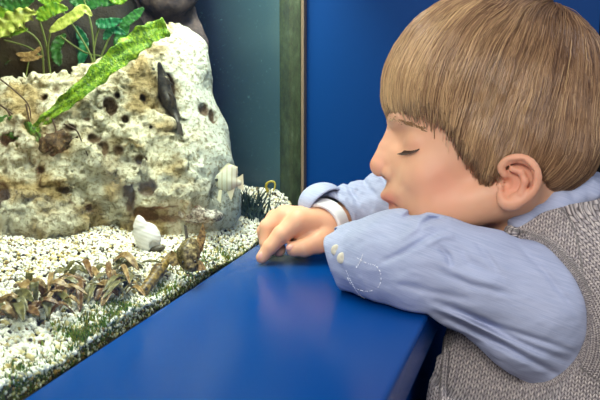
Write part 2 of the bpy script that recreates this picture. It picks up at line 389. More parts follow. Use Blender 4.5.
# ------------------------------------------------------------------ gravel
def zg(s, t_):
    zb = .016+.012*np.clip((s+.6)/.6, 0, 1)+.05*np.clip(t_, 0, .3); z0_ = -.001+.008*np.clip((-.30-s)/.2, 0, 1); ln = .028-.018*np.clip((s+.12)/.1, 0, 1)
    return zb-(zb-z0_)*np.exp(-(t_-.006)/ln)+.003*np.sin(s*37+t_*21)+.002*np.sin(t_*70-s*20)
ns, ntt = 120, 60; ss = np.linspace(-TL+.01, -.013, ns); tt = np.linspace(.006, TD-.01, ntt)
V = []; F = []
for i, s_ in enumerate(ss):
    for j, t_ in enumerate(tt): V.append(T(s_, t_, float(zg(s_, t_))-.0022))
for i in range(ns-1):
    for j in range(ntt-1): a = i*ntt+j; F.append((a, a+ntt, a+ntt+1, a+1))
b0 = len(V)
for i, s_ in enumerate(ss): V.append(T(s_, .006, -.045))
for i in range(ns-1): F.append((i*ntt, b0+i, b0+i+1, (i+1)*ntt))
V = np.array(V); nz = noise(V.astype(np.float32), .006)[:, None]*.5+.5
colb = np.array(lin(84, 72, 44)[:3])*(.3+.7*nz)
struct(mesh_obj('gravel_bed', V, F, M_gravel, aq, col=colb), 'stuff')
import bmesh
bm = bmesh.new(); bmesh.ops.create_icosphere(bm, subdivisions=2, radius=1)
icoV = np.array([v.co[:] for v in bm.verts]); icoF = np.array([[v.index for v in f.verts] for f in bm.faces]); bm.free()
bm = bmesh.new(); bmesh.ops.create_icosphere(bm, subdivisions=1, radius=1)
ico0V = np.array([v.co[:] for v in bm.verts]); ico0F = np.array([[v.index for v in f.verts] for f in bm.faces]); bm.free()
def pebbles(n, pos, rad, cols, r, iv=icoV, ifc=icoF, squash=(.55, 1.25)):
    m = len(iv); ax = r.normal(size=(n, 4)); ax /= np.linalg.norm(ax, axis=1)[:, None]; a, b, c, d = ax.T
    R = np.stack([1-2*(c*c+d*d), 2*(b*c-a*d), 2*(b*d+a*c), 2*(b*c+a*d), 1-2*(b*b+d*d), 2*(c*d-a*b), 2*(b*d-a*c), 2*(c*d+a*b), 1-2*(b*b+c*c)], 1).reshape(n, 3, 3)
    sc = r.uniform(*squash, (n, 3))*rad[:, None]
    loc = iv[None]*(1+.0*r.random((n, m, 1)))*sc[:, None, :]
    loc = loc*(1+.16*r.normal(size=(n, m, 1)).clip(-1.5, 1.5))
    V = np.einsum('nij,nmj->nmi', R, loc)+pos[:, None, :]
    F = (ifc[None]+np.arange(n)[:, None, None]*m).reshape(-1, 3)
    return V.reshape(-1, 3), F, np.repeat(cols, m, 0)
pal = np.array([lin(255, 254, 248)[:3], lin(248, 244, 226)[:3], lin(226, 212, 160)[:3], lin(196, 176, 110)[:3], lin(54, 48, 42)[:3], lin(120, 96, 58)[:3], lin(170, 168, 160)[:3]])
r1 = np.random.default_rng(11); n = 46000
s_ = -.012-r1.random(n)**1.0*.66; t_ = .006+r1.random(n)**1.15*.31
farm = np.clip((s_+.66)/.66, 0, 1)
pos = B0+s_[:, None]*E+t_[:, None]*N+(zg(s_, t_)+r1.uniform(-.001, .0015, n))[:, None]*UPZ
dark = (t_ > .09)*(s_ < -.30)
pr = np.stack([.70+0*s_, .24+0*s_, .12+.08*dark, .06+.05*dark, .035+.10*dark, .03+.04*dark, .05+0*s_], 1); pr /= pr.sum(1)[:, None]
ci = (r1.random(n)[:, None] > pr.cumsum(1)).sum(1).clip(0, 6)
rad = r1.uniform(.0010, .0019, n)*(1+.4*np.clip((-.30-s_)/.3, 0, 1))
Va, Fa, Ca = pebbles(n, pos, rad, pal[ci], r1, ico0V, ico0F)
n = 22000; s_ = -.66-r1.random(n)*.55; t_ = .006+r1.random(n)*.42
pos = B0+s_[:, None]*E+t_[:, None]*N+(zg(s_, t_)+r1.uniform(-.001, .0015, n))[:, None]*UPZ
Vc, Fc, Cc = pebbles(n, pos, r1.uniform(.0022, .0034, n), pal[r1.choice(7, n, p=[.5, .2, .12, .05, .04, .04, .05])], r1, ico0V, ico0F)
n = 9000; s_ = -.012-r1.random(n)*.68; dep = r1.random(n)
z0 = zg(s_, .006); zz = z0-dep*(z0+.005)
t_ = .0062+r1.uniform(0, .002, n)
pos = B0+s_[:, None]*E+t_[:, None]*N+zz[:, None]*UPZ
pal2 = np.array([lin(236, 230, 205)[:3], lin(200, 190, 130)[:3], lin(150, 120, 62)[:3], lin(96, 104, 36)[:3], lin(70, 96, 28)[:3], lin(60, 50, 26)[:3]])
mo = np.clip(np.sin(s_*19+.6)*.5+.45+.4*np.sin(s_*47), .1, .9); up = (1-dep)
pr = np.stack([.25+.6*up*(1-mo), .2+0*up, .16+0*up, .12+.55*mo, .05+.5*mo*up, .18+0*up], 1); pr /= pr.sum(1)[:, None]
ci = (r1.random(n)[:, None] > pr.cumsum(1)).sum(1).clip(0, 5)
Vb, Fb, Cb = pebbles(n, pos, r1.uniform(.0010, .0021, n), pal2[ci], r1, ico0V, ico0F)
go = mesh_obj('gravel', np.vstack([Va, Vb, Vc]), np.vstack([Fa, Fb+len(Va), Fc+len(Va)+len(Vb)]), M_gravel, col=np.vstack([Ca, Cb, Cc]), smooth=True)
thing(go, 'white and cream gravel covering the aquarium bottom, mossy along the glass', 'gravel'); struct(go, 'stuff')

# tufts of moss along the glass, real blades
def ribbons(paths, width, thick=.00025):       # paths: (n, m, 3), flat blades with thickness
    n, m, _ = paths.shape; tg = np.gradient(paths, axis=1); tg /= np.linalg.norm(tg, axis=2, keepdims=True)+1e-9
    side = np.cross(tg, r1.normal(size=(n, 1, 3))); side /= np.linalg.norm(side, axis=2, keepdims=True)+1e-9
    nn = np.cross(tg, side); u = np.linspace(0, 1, m)[None, :, None]; wv = width*(np.sin(np.pi*(.15+.85*u))*.9+.1)
    V = np.stack([paths-side*wv, paths+nn*thick, paths+side*wv, paths-nn*thick], 2).reshape(-1, 3)
    b = (np.arange(n)[:, None]*m+np.arange(m-1)[None]).reshape(-1, 1)*4
    F = np.concatenate([b+np.array([k, (k+1) % 4, 4+(k+1) % 4, 4+k]) for k in range(4)]); return V, F
M_moss = mat('moss_green', lin(84, 120, 30), .6); t = NT(M_moss); t.l(t.attr('Col').outputs['Color'], t.b.inputs['Base Color'])
sm_ = float((G(84, 338)-B0)@E); n = 3600; tm = .006+r1.exponential(.006, n); s0 = np.concatenate([r1.normal(sm_, .022, n//2), r1.uniform(-.62, -.2, n//2)]); s0 = s0+.012*np.sin(s0*90); base = B0+s0[:, None]*E+tm[:, None]*N+(zg(s0, tm)-.0008)[:, None]*UPZ
dirs = r1.normal(size=(n, 3)); dirs[:, 2] = np.abs(dirs[:, 2])+.6; dirs -= (dirs@N)[:, None]*N*.9; dirs /= np.linalg.norm(dirs, axis=1)[:, None]
L = r1.uniform(.002, .007, n); u = np.linspace(0, 1, 4)
paths = base[:, None]+dirs[:, None]*(L[:, None]*u)[:, :, None]
V, F = ribbons(paths, .0007); cc = np.array([lin(120, 150, 40)[:3], lin(62, 96, 24)[:3], lin(150, 140, 50)[:3]])[r1.integers(0, 3, n)]
mo_ = mesh_obj('green_moss', V, F, M_moss, col=np.repeat(cc, 16, 0)); thing(mo_, 'green moss tufts growing in the gravel against the front glass', 'moss'); struct(mo_, 'stuff')

# ------------------------------------------------------------------ the child
M_skin = mat('child_skin', lin(226, 170, 140), .48, .35); t = NT(M_skin); t.l(t.attr('Col').outputs['Color'], t.b.inputs['Base Color'])
t.b.inputs['Subsurface Weight'].default_value = .25; t.b.inputs['Subsurface Radius'].default_value = (1, .35, .2); t.b.inputs['Subsurface Scale'].default_value = .004
t.bump(t.noise(900, 3), .06, .0003)
def sym(p): q = p.copy(); q[:, 2] = np.abs(q[:, 2]); return q
def headf(p0):
    p = sym(p0)
    f = ell(p, (497, 95, 0), (100, 92, 68))
    f = smin(f, ell(p, (441, 106, 0), (53, 50, 50)), 14)
    f = smin(f, ell(p, (441, 160, 0), (48, 58, 50)), 12)
    f = smin(f, ell(p, (428, 180, 22), (31, 28, 29)), 12)
    f = smin(f, ell(p, (434, 205, 0), (40, 30, 38)), 12)
    f = smin(f, ell(p, (407, 220, 0), (15, 13, 17)), 8)
    f = smin(f, rc(p, (438, 208, 26), (500, 192, 46), 26, 24), 14)
    f = smin(f, rc(p, (462, 150, 28), (525, 160, 38), 30, 30), 16)
    f = smin(f, ell(p, (399, 120, 12), (8, 8, 20)), 14)               # brow ridge
    f = smin(f, ell(p, (400, 163, 0), (16, 26, 20)), 10)
    f = smin(f, chain(p, [((400, 138, 0), 9), ((391, 162, 0), 12)], 3), 6)
    f = smax(f, -ell(p, (393, 141, 28), (5, 7, 12)), 8)                # eye sockets
    f = smin(f, ell(p, (415.5, 145, 26.5), (13, 11.5, 13.5)), 4)         # lidded eyes
    f = smin(f, chain(p, [((393, 130, 0), 6), ((385.5, 147, 0), 6.5), ((378.5, 163.5, 0), 8.2)], 3), 6)
    f = smin(f, sph(p, (380, 167.5, 0), 9), 4)
    f = smin(f, ell(p, (389.5, 173, 9), (8, 7, 5.5)), 3)             # nostril wings
    f = smax(f, -ell(p, (384, 178, 6.5), (3.6, 2.6, 2.8)), 1)
    f = smax(f, -segtube(p, [(392, 164, 14), (397, 172, 14.5), (395, 179, 13)], 1.0), 4)
    f = smin(f, ell(p, (407, 192, 0), (20, 16, 30)), 8); f = smin(f, ell(p, (398, 189, 0), (12, 11, 14)), 4)
    f = smin(f, chain(p, [((385.5, 195.5, 0), 5.2), ((391, 198, 10), 4.4), ((400, 203, 18), 2.6)], 2), 6)
    f = smin(f, chain(p, [((394.5, 208, 0), 5.6), ((398, 208, 9), 4.6), ((403, 206, 16), 2.6)], 2), 5)
    f = smax(f, -segtube(p, [(379, 201.5, 0), (390, 203, 11), (404, 207, 20)], 1.5), 1.5)
    f = smax(f, -segtube(p, [(405.5, 131, 23), (413, 128.5, 30), (424, 131, 36)], .8), 3)   # lid crease
    return f
def segtube(p, pts, r): return chain(p, [(a, r) for a in pts], .5)
EQ = lambda px, py, w: Q(px, py, w)
def earf(p0):
    p = sym(p0)
    f = ellr(p, EQ(519, 181, 73), (15, 22, 5.5), .32)
    hel = [((506, 176), 76, 3.5), ((499, 166), 77, 4), ((505, 157), 80, 4.5), ((519, 153.5), 84, 5), ((533, 159), 87, 5), ((540.5, 173), 88, 5), ((538, 188), 86, 5), ((528, 200), 83, 5.2), ((514, 207), 80, 6), ((503, 205.5), 77, 6), ((497.5, 197), 74, 4.5)]
    hs = smooth_path([(a[0], a[1], b) for a, b, r in hel], 26); rs = np.interp(np.linspace(0, 10, 26), range(11), [r for a, b, r in hel])
    f = smin(f, chain(p, [(EQ(517.5+(x-518)*.86, 181.5+(y-181)*.84, w_), r*.9) for (x, y, w_), r in zip(hs, rs)], 1), 3)
    f = smin(f, ellr(p, EQ(510, 201, 77), (11, 9, 6), .3), 4)
    f = smax(f, -ellr(p, EQ(511, 186, 84), (8.5, 12, 9), .35), 3)
    f = smax(f, -segtube(p, [EQ(510, 164, 85), EQ(522, 163, 88), EQ(531, 172, 89), EQ(529, 186, 87)], 2.6), 2.5)
    anti = [(EQ(512, 169, 82), 3), (EQ(521, 172, 84), 3.2), (EQ(525, 181, 85), 3.4), (EQ(521, 193, 83), 3.4), (EQ(512, 198, 80), 3)]
    f = smin(f, chain(p, anti, 2), 2)
    f = smin(f, ell(p, EQ(500.5, 187, 76), (3.2, 4.4, 3.4)), 3)
    f = smax(f, -sph(p, EQ(507, 184, 76), 5), 2)
    return f
headb = inbox(headf, (355, -20, -90), (620, 270, 90))
def earb(p0): return inbox(lambda p: earf(p), (480, 130, 50), (560, 225, 110))(sym(p0))
# ---- near arm, far arm, hands (nodes in picture units)
NA = [(Q(560, 318, 70), 40), (Q(440, 282, 72), 26), (Q(352, 258, 15), 19)]          # left arm inside its sleeve
FA = [(Q(545, 262, -95), 40), (Q(440, 212, -128), 28), (Q(356, 214, -134), 19), (Q(334, 220, -112), 16.5)]
def handf(p):
    f = chain(p, [(Q(350, 216, -128), 18), (Q(333, 221, -108), 16.5)], 3)
    mcp = [Q(299, 221, -90), Q(285, 216, -104), Q(276, 219, -117), Q(272, 227, -128)]
    for a, r in zip(mcp, (12.5, 12, 11, 10)): f = smin(f, rc(p, Q(330, 222, -105), a, 16, r), 7)
    f = smin(f, ell(p, Q(300, 228, -106), (26, 17, 20)), 6)
    idx = chain(p, [(mcp[0], 12), (Q(282, 234, -86), 9.8), (Q(281, 235, -86), 9.8), (Q(270, 247, -84), 8.2), (Q(262, 257.5, -84), 6.8)], 2)
    f = smin(f, idx, 5)
    mid = chain(p, [(mcp[1], 12), (Q(268, 227, -104), 9.6), (Q(267, 243, -104), 8.4), (Q(279, 250, -99), 7.5)], 2); f = smin(f, mid, 3)
    rng_ = chain(p, [(mcp[2], 11), (Q(265, 231, -117), 9), (Q(267, 245, -117), 8), (Q(279, 249, -114), 7)], 2); f = smin(f, rng_, 2.5)
    pk = chain(p, [(mcp[3], 10), (Q(265, 236, -129), 8), (Q(269, 246, -129), 7), (Q(280, 248, -127), 6.5)], 2); f = smin(f, pk, 2.5)
    th = chain(p, [(Q(330, 233, -100), 15), (Q(318, 242, -90), 13), (Q(305, 247.5, -86), 10.2), (Q(294, 249, -86), 8.6)], 3)
    f = smin(f, th, 4)
    for a, b, r in [((283, 244, -80), (300, 240, -76), 2.0), ((300, 240, -78), (318, 229, -84), 1.2), ((308, 244, -70), (310, 252, -74), .7), ((278, 229, -74), (286, 233, -72), .7), ((270, 240, -74), (275, 246, -72), .6)]:
        f = smax(f, -rc(p, Q(*a), Q(*b), r, r*.6), 2.5)
    return f
def lhandf(p):      # left hand, tucked under the right forearm
    f = chain(p, [(Q(356, 258, 12), 17), (Q(352, 262, -6), 16)], 3)
    pal_ = [Q(340, 258, -44), Q(350, 259, -48), Q(360, 259, -48), Q(369, 258, -44)]
    for i, a in enumerate(pal_):
        f = smin(f, rc(p, Q(354, 262, -10), a, 14, 9.5), 5)
        b = a+np.array([-1, -1, -24], np.float32); c = b+np.array([0, 2, -20+3*abs(i-1.5)], np.float32)
        f = smin(f, chain(p, [(a, 9), (b, 7.6), (c, 6.6)], 2), 2)
    return smin(f, chain(p, [(Q(366, 264, -8), 12), (Q(378, 262, -26), 9), (Q(380, 260, -42), 8)], 2), 4)
def bodyf(p):
    f = headb(p)
    f = smin(f, earb(p), 3)
    f = smin(f, chain(p, [((512, 178, 0), 50), ((548, 235, -4), 54), ((572, 300, -5), 70), ((560, 520, -5), 84)], 12), 14)
    f = smin(f, chain(p, NA, 8), 12); f = smin(f, chain(p, FA, 8), 12)
    f = smin(f, inbox(handf, (225, 175, -160), (370, 290, -40))(p), 4)
    f = smin(f, inbox(lhandf, (310, 225, -130), (420, 300, 50))(p), 4)
    return np.maximum(f, -(ZP(p)-.0004)*S*(p[:, 0] < 430)-1e3*(p[:, 0] >= 430))
def skin_col(p):
    base = np.tile(np.array(lin(226, 174, 142)[:3]), (len(p), 1)).astype(np.float32); red = np.array(lin(214, 128, 108)[:3]); lip = np.array(lin(196, 110, 100)[:3])
    def mixin(c, r, col, amt):
        nonlocal base
        d = np.sqrt((((sym(p)-np.asarray(c))/np.asarray(r))**2).sum(1)); k = (amt*np.clip(1.3-d, 0, 1))[:, None]; base = base*(1-k)+col*k
    mixin((436, 186, 46), (30, 24, 26), red, .40); mixin((379, 167, 0), (13, 12, 14), red, .45); mixin((392, 200, 6), (15, 9, 18), lip, 1.0)
    mixin(Q(520, 180, 80), (26, 32, 26), red, .42); mixin((414, 150, 33), (16, 9, 14), red, .25)
    mixin(Q(298, 228, -98), (60, 55, 70), red, .5); mixin(Q(262, 258, -84), (12, 10, 14), red, .5); mixin(Q(296, 249, -80), (16, 12, 14), red, .45); mixin(Q(306, 213, -88), (12, 8, 14), red, .3)
    n = noise(p, 9)[:, None]*.03; return np.clip(base*(1+n), 0, 1)
PORG = np.array([.25, .82, FZ])
kid = qmesh('person', bodyf, (225, -25, -200), (690, 560, 150), 1.35, M_skin, col=skin_col, slack=1.8, origin=PORG)
thing(kid, 'fair haired child in blue shirt and grey vest leaning on the ledge', 'person')

# nails
M_nail = mat('fingernail', lin(236, 178, 160), .3, .5)
for c, r, a in ((Q(290.5, 247.5, -79.5), (5.2, 3.8, 2.0), -.1), (Q(261.5, 255.5, -78.5), (4.0, 4.6, 1.5), .6)):
    qmesh('fingernail', lambda p, c=c, r=r, a=a: ellr(p, c, r, a), c-9, c+9, .6, M_nail, kid)

# ---- hair
def hairf(p): 
    p = sym(p)
    f = smin(ell(p, (497, 87, 0), (113, 99, 78)), ell(p, (530, 128, 0), (74, 80, 70)), 20)
    f = smin(f, ell(p, (432, 92, 0), (47, 52, 56)), 14)
    f = smin(f, rc(p, (466, 140, 30), (540, 150, 34), 41, 41), 16)
    f = smin(f, rc(p, (472, 145, 34), (492, 168, 42), 34, 34), 10)
    return f
HX = [300, 375, 380, 386, 405, 422, 440, 452, 463, 475, 484, 490, 495, 501, 512, 530, 542, 547, 551, 560, 575, 620, 800]
HY = [100, 102, 104, 106, 105, 107, 114, 127, 146, 163, 176, 174, 166, 158, 153, 156, 166, 182, 204, 208, 207, 185, 185]
def hmask(p):         # >0 below the hairline
    aw = np.abs(p[:, 2]); k = 1-np.minimum(aw, 68)/900; px = 300+(p[:, 0]-300)/k; py = 200+(p[:, 1]-200)/k
    return py-np.interp(px, HX, HY)
M_hair = mat('fair_hair', lin(150, 116, 74), .30, .55); t = NT(M_hair); t.l(t.attr('Col').outputs['Color'], t.b.inputs['Base Color'])
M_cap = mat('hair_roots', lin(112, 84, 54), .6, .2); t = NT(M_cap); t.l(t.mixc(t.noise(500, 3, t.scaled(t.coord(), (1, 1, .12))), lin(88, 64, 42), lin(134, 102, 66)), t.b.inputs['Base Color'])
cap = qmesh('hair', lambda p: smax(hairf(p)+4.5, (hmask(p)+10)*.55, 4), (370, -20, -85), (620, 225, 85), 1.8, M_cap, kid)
cap['label'] = 'short fair hair with a straight fringe'
hr = np.random.default_rng(5)
HC = np.array([505, 105, 0.]); CR = np.array([545, 16, 12.])-HC; CR /= np.linalg.norm(CR)
def hrad(d, off):
    lo = np.full(len(d), 20.); hi = np.full(len(d), 170.)
    for _ in range(13):
        m = (lo+hi)/2; v = hairf((HC+d*m[:, None]).astype(np.float32))-off; ins = v < 0; lo = np.where(ins, m, lo); hi = np.where(ins, hi, m)
    return (lo+hi)/2
NS, NP = 30000, 13
d = hr.normal(size=(NS*3, 3)); d /= np.linalg.norm(d, axis=1)[:, None]; d = d[(d[:, 2] > -.75)]
p0 = HC+d*hrad(d, 0)[:, None]; ok = hmask(p0) < -1; d = d[ok][:NS]; p0 = p0[ok][:NS]; NS = len(d)
L = hr.uniform(45, 115, NS); gz = hr.random(NS)
paths = np.zeros((NS, NP, 3)); alive = np.ones(NS, bool); jit = hr.normal(0, 1, NS)*5-2+6*hr.random(NS)**4+(hr.random(NS) < .16)*hr.uniform(0, 11, NS); cur = d.copy()
FWD = np.array([-1, .35, 0]); DN = np.array([-.16, 1., 0])
vis = np.zeros(NS)
for k in range(NP):
    off = -3.0+3.6*gz*min(1, k/4)+.9*noise((HC+cur*100).astype(np.float32), 7)
    pos = HC+cur*hrad(cur, off)[:, None]
    if k: pos = np.where(alive[:, None], pos, paths[:, k-1])
    paths[:, k] = pos; alive &= hmask(pos) < jit+5*noise(pos.astype(np.float32), 8)
    away = cur-CR*(cur@CR)[:, None]*0; away = -(CR-cur*(cur@CR)[:, None]); away /= np.linalg.norm(away, axis=1)[:, None]+1e-6
    dn = DN-cur*(cur@DN)[:, None]
    fx = FWD-cur*(cur@FWD)[:, None]
    th = np.arccos(np.clip(cur@CR, -1, 1)); gd = np.clip((th-.35)*.9, 0, 1.3)[:, None]
    fr_ = np.clip((470-pos[:, 0])/60, 0, 1)[:, None]*.3
    tang = away*1.0+dn*gd+fx*fr_*0; nn = np.stack([noise(pos.astype(np.float32), 16, o) for o in (1.1, 5.3, 9.7)], 1); tang += nn*.22
    n2_ = np.stack([noise(pos.astype(np.float32), 5, o) for o in (2.1, 6.3, 3.7)], 1); tang += n2_*.12+hr.normal(0, .035, (NS, 3))
    tang -= cur*(tang*cur).sum(1)[:, None]; tang /= np.linalg.norm(tang, axis=1)[:, None]
    cur = cur+tang*(L/(NP-1)/105)[:, None]; cur /= np.linalg.norm(cur, axis=1)[:, None]
u = np.linspace(0, 1, NP); rad = .42*(1-.72*u**2)[None]*hr.uniform(.6, 1.25, NS)[:, None]
tg = np.gradient(paths, axis=1); tg /= np.linalg.norm(tg, axis=2, keepdims=True)+1e-6
nr = paths-HC; nr /= np.linalg.norm(nr, axis=2, keepdims=True); sd = np.cross(tg, nr); sd /= np.linalg.norm(sd, axis=2, keepdims=True)+1e-6
V = np.stack([paths+rad[..., None]*(math.cos(a)*sd+math.sin(a)*nr) for a in (math.pi/2, math.pi/2+2.094, math.pi/2+4.189)], 2).reshape(-1, 3)
b_ = (np.arange(NS)[:, None]*NP+np.arange(NP-1)[None]).reshape(-1, 1)*3
F = np.concatenate([b_+np.array([k, (k+1) % 3, 3+(k+1) % 3, 3+k]) for k in range(3)])
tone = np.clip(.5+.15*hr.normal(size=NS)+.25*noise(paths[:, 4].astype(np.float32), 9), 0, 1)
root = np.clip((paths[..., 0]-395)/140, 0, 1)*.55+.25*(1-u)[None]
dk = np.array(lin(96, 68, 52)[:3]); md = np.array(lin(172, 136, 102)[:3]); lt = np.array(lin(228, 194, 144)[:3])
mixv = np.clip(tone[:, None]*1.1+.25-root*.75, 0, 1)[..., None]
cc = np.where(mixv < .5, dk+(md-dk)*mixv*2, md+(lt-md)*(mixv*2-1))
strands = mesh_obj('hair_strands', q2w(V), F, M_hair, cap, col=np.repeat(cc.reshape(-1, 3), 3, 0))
struct(strands, 'stuff')

# ---- brows and lashes
M_lash = mat('dark_lashes', lin(70, 50, 36), .5); M_brow = mat('brow_hair', lin(150, 112, 74), .6)
def hairs(name, P, rad, m, par):      # P (n, k, 3) in picture units
    n, k, _ = P.shape; V = []; F = []
    for i in range(n):
        v, f = tube_vf(q2w(P[i]), np.linspace(rad, rad*.3, k)/S, 4); b = len(V); V += v; F += [tuple(x+b for x in y) for y in f]
    return mesh_obj(name, V, F, m, par)
bx = []
for sgn in (1, -1):
    P = []
    for i in range(26):
        u_ = i/25; px, py = 405+14.5*u_, 150.5-1.5*u_+1.2*math.sin(u_*3.14); wv = hit(headf, px, py, 90, 0)
        if wv is None: continue
        a = Q(px, py, wv+.1); ln = 9.5-3*abs(u_-.35)
        P.append([a, a+np.array([-ln*.45, ln*.30, 1.4]), a+np.array([-ln*(.95-u_*.35), ln*.42, 2.2])])
    P = np.array(P); P[:, :, 2] *= sgn
    hairs('eyelashes', P, .7, M_lash, kid)
    P = []
    for i in range(150):
        u_ = hr.random(); px, py = 389+35*u_, 119+9.5*u_**1.5+hr.normal(0, 1.3)
        wv = hit(headf, px, py, 90, 0)
        if wv is None: continue
        a = Q(px, py, wv+.5); P.append([a, a+np.array([3, .5+u_, 1.0]), a+np.array([6, 1.4+2*u_, .4])])
    P = np.array(P); P[:, :, 2] *= sgn
    hairs('eyebrow', P, .6, M_brow, kid)

# ------------------------------------------------------------------ shirt
M_shirt = mat('blue_chambray', lin(158, 170, 202), .8, .2); t = NT(M_shirt); co = t.attr('pat').outputs['Vector']
n = t.noise(1.0, 3, t.scaled(co, (.04, 1.6, .04)), .6); n2 = t.noise(.9, 2, co)
t.l(t.mixc(t.ramp(n, [(.38, BK), (.62, WH)]), lin(160, 171, 202), lin(178, 186, 213)), t.b.inputs['Base Color']); t.bump(t.math('ADD', n, n2), .25, .0004)
grooves = [  # polyline in px, depth, width
    ([(428, 298), (470, 316), (520, 343), (568, 362)], 5, 5), ([(436, 312), (480, 334), (530, 360), (560, 376)], 5, 4.5), ([(470, 318), (520, 334), (575, 352)], 3.5, 4),
    ([(380, 263), (400, 254), (425, 239), (452, 229)], 3.6, 3.6), ([(402, 218), (412, 214), (426, 211)], 5, 4), ([(418, 228), (430, 219), (444, 219)], 5, 4),
    ([(438, 246), (448, 256), (452, 268)], 4.5, 4), ([(515, 243), (545, 272), (580, 316)], 2.5, 4), ([(456, 243), (470, 262), (500, 276)], 3, 5), ([(475, 240), (492, 262), (505, 280)], 2.5, 4),
    ([(430, 268), (470, 285), (520, 296)], 2.2, 4), ([(395, 283), (430, 292), (470, 300)], 2.5, 5), ([(352, 226), (372, 222), (392, 226)], 2, 3.5), ([(340, 240), (352, 228), (364, 216)], 2, 3)]
ridges = [([(424, 246), (440, 236), (456, 236)], 3.5, 5), ([(400, 240), (420, 226), (436, 226)], 3, 4.5), ([(430, 306), (480, 327), (535, 353)], 3, 4), ([(440, 262), (462, 274), (500, 286)], 2, 5)]
fgro = [([(330, 182), (338, 196), (345, 210)], 2.4, 3), ([(345, 179), (352, 194), (362, 208)], 3, 3), ([(360, 174), (370, 190), (382, 200)], 3, 4), ([(376, 168), (386, 184), (395, 194)], 3, 4)]
def folds(p, f, lst, sgn, wlo, whi, k0):
    m = (np.abs(f) < 16) & (p[:, 2] > wlo) & (p[:, 2] < whi)
    if not m.any(): return f
    q = p[m]; k = 1-q[:, 2]/900; pp = np.stack([300+(q[:, 0]-300)/k, 200+(q[:, 1]-200)/k], 1); d = np.zeros(len(q), np.float32)
    for pts, A, s in lst:
        L0 = 0; best = np.full(len(q), 1e9, np.float32); bu = np.zeros(len(q), np.float32); tot = sum(math.dist(a, b) for a, b in zip(pts[:-1], pts[1:]))
        for a, b in zip(pts[:-1], pts[1:]):
            a = np.array(a, np.float32); b = np.array(b, np.float32); ab = b-a; ln = float(np.sqrt(ab@ab)); e = pp-a; t_ = np.clip((e@ab)/(ab@ab), 0, 1); g = ((e-t_[:, None]*ab)**2).sum(1)
            c = g < best; best = np.where(c, g, best); bu = np.where(c, (L0+t_*ln)/tot, bu); L0 += ln
        d += sgn*A*1.15*np.sin(np.pi*np.clip(bu, .02, .98))**.6*np.exp(-best/(s*.8)**2)
    f[m] += d; return f
SN = [(Q(570, 318, 40), 60), (Q(530, 306, 72), 59), (Q(482, 282, 78), 47), (Q(430, 268, 66), 49), (Q(392, 258, 42), 46), (Q(352, 254, 12), 36), (Q(334, 250, -2), 30)]
SF = [(Q(560, 262, -98), 66), (Q(450, 214, -128), 52), (Q(395, 208, -136), 46), (Q(354, 214, -136), 34), (Q(334, 217, -122), 29.5), (Q(326, 222, -104), 28)]
def cuffplane(p, c, n): n = np.asarray(n, np.float32); n = n/np.linalg.norm(n); return (p-c)@n
def sleeve_n(p):
    f = chain(p, SN, 10); f = smin(f, ell(p, Q(384, 234, 30), (32, 24, 26)), 8); f = smin(f, rc(p, Q(522, 328, 84), Q(552, 346, 62), 33, 41), 14)
    f = folds(p, f, grooves, 1, 0, 200, 0); f = folds(p, f, ridges, -1, 0, 200, 0)
    m = np.abs(f) < 20
    if m.any(): q = p[m]; qq = q*np.array([.45, 1, .6], np.float32); f[m] -= 1.3*noise(qq, 11, 2.2)+.35*noise(qq, 4, 6.1)
    f = smax(f, cuffplane(p, Q(352, 222, 10), (-.44, -.9, .1)), 7)
    f = smax(f, cuffplane(p, Q(332.5, 253, 0), (-.93, .30, -.2)), 2.5)
    inner = chain(p, [(Q(300, 244, -28), 29), (Q(348, 259, 10), 24), (Q(400, 260, 45), 20)], 4)
    return smax(f, -inner, 1.5)
def sleeve_f(p):
    f = chain(p, SF, 10); f = folds(p, f, fgro, 1, -160, 0, 0)
    m = np.abs(f) < 20
    if m.any(): q = p[m]; f[m] -= 2.0*noise(q, 11, 3.3)+.9*noise(q, 5, 6.1)
    f = smax(f, cuffplane(p, Q(332, 212, -112), (-.6, .35, .72)), 3)
    inner = chain(p, [(Q(312, 232, -75), 27), (Q(334, 218, -122), 26), (Q(380, 212, -134), 21)], 4)
    return smax(f, -inner, 1.5)
def collarf(p):
    f = chain(p, [(Q(520, 222, 44), 12), (Q(556, 205, 40), 14), (Q(584, 192, 20), 16), (Q(596, 190, -20), 16), (Q(560, 205, -52), 13)], 6)-1.5*noise(p, 9)
    return f
def shirtf(p):
    f = sleeve_n(p); f = smin(f, sleeve_f(p), 4); f = smin(f, collarf(p), 4)
    f = smin(f, chain(p, [((565, 275, -10), 62), ((566, 540, -10), 84)], 8), 8)
    Pw = q2w(p); sn = -((Pw-B0)@N); zf = (-(Pw[:, 2]-.0006)*S-np.clip(sn-CWs((Pw-B0)@E), 0, 1)*S*1.2).astype(np.float32)
    return smax(f, zf, 5)
def uvp(V): return np.stack([V[:, 0]*.94+V[:, 1]*.34, -V[:, 0]*.34+V[:, 1]*.94, V[:, 2]], 1)
shirt = qmesh('shirt', shirtf, (285, 120, -215), (700, 560, 165), 1.35, M_shirt, kid, uv=uvp, slack=2.0)
shirt['label'] = 'light blue chambray shirt'
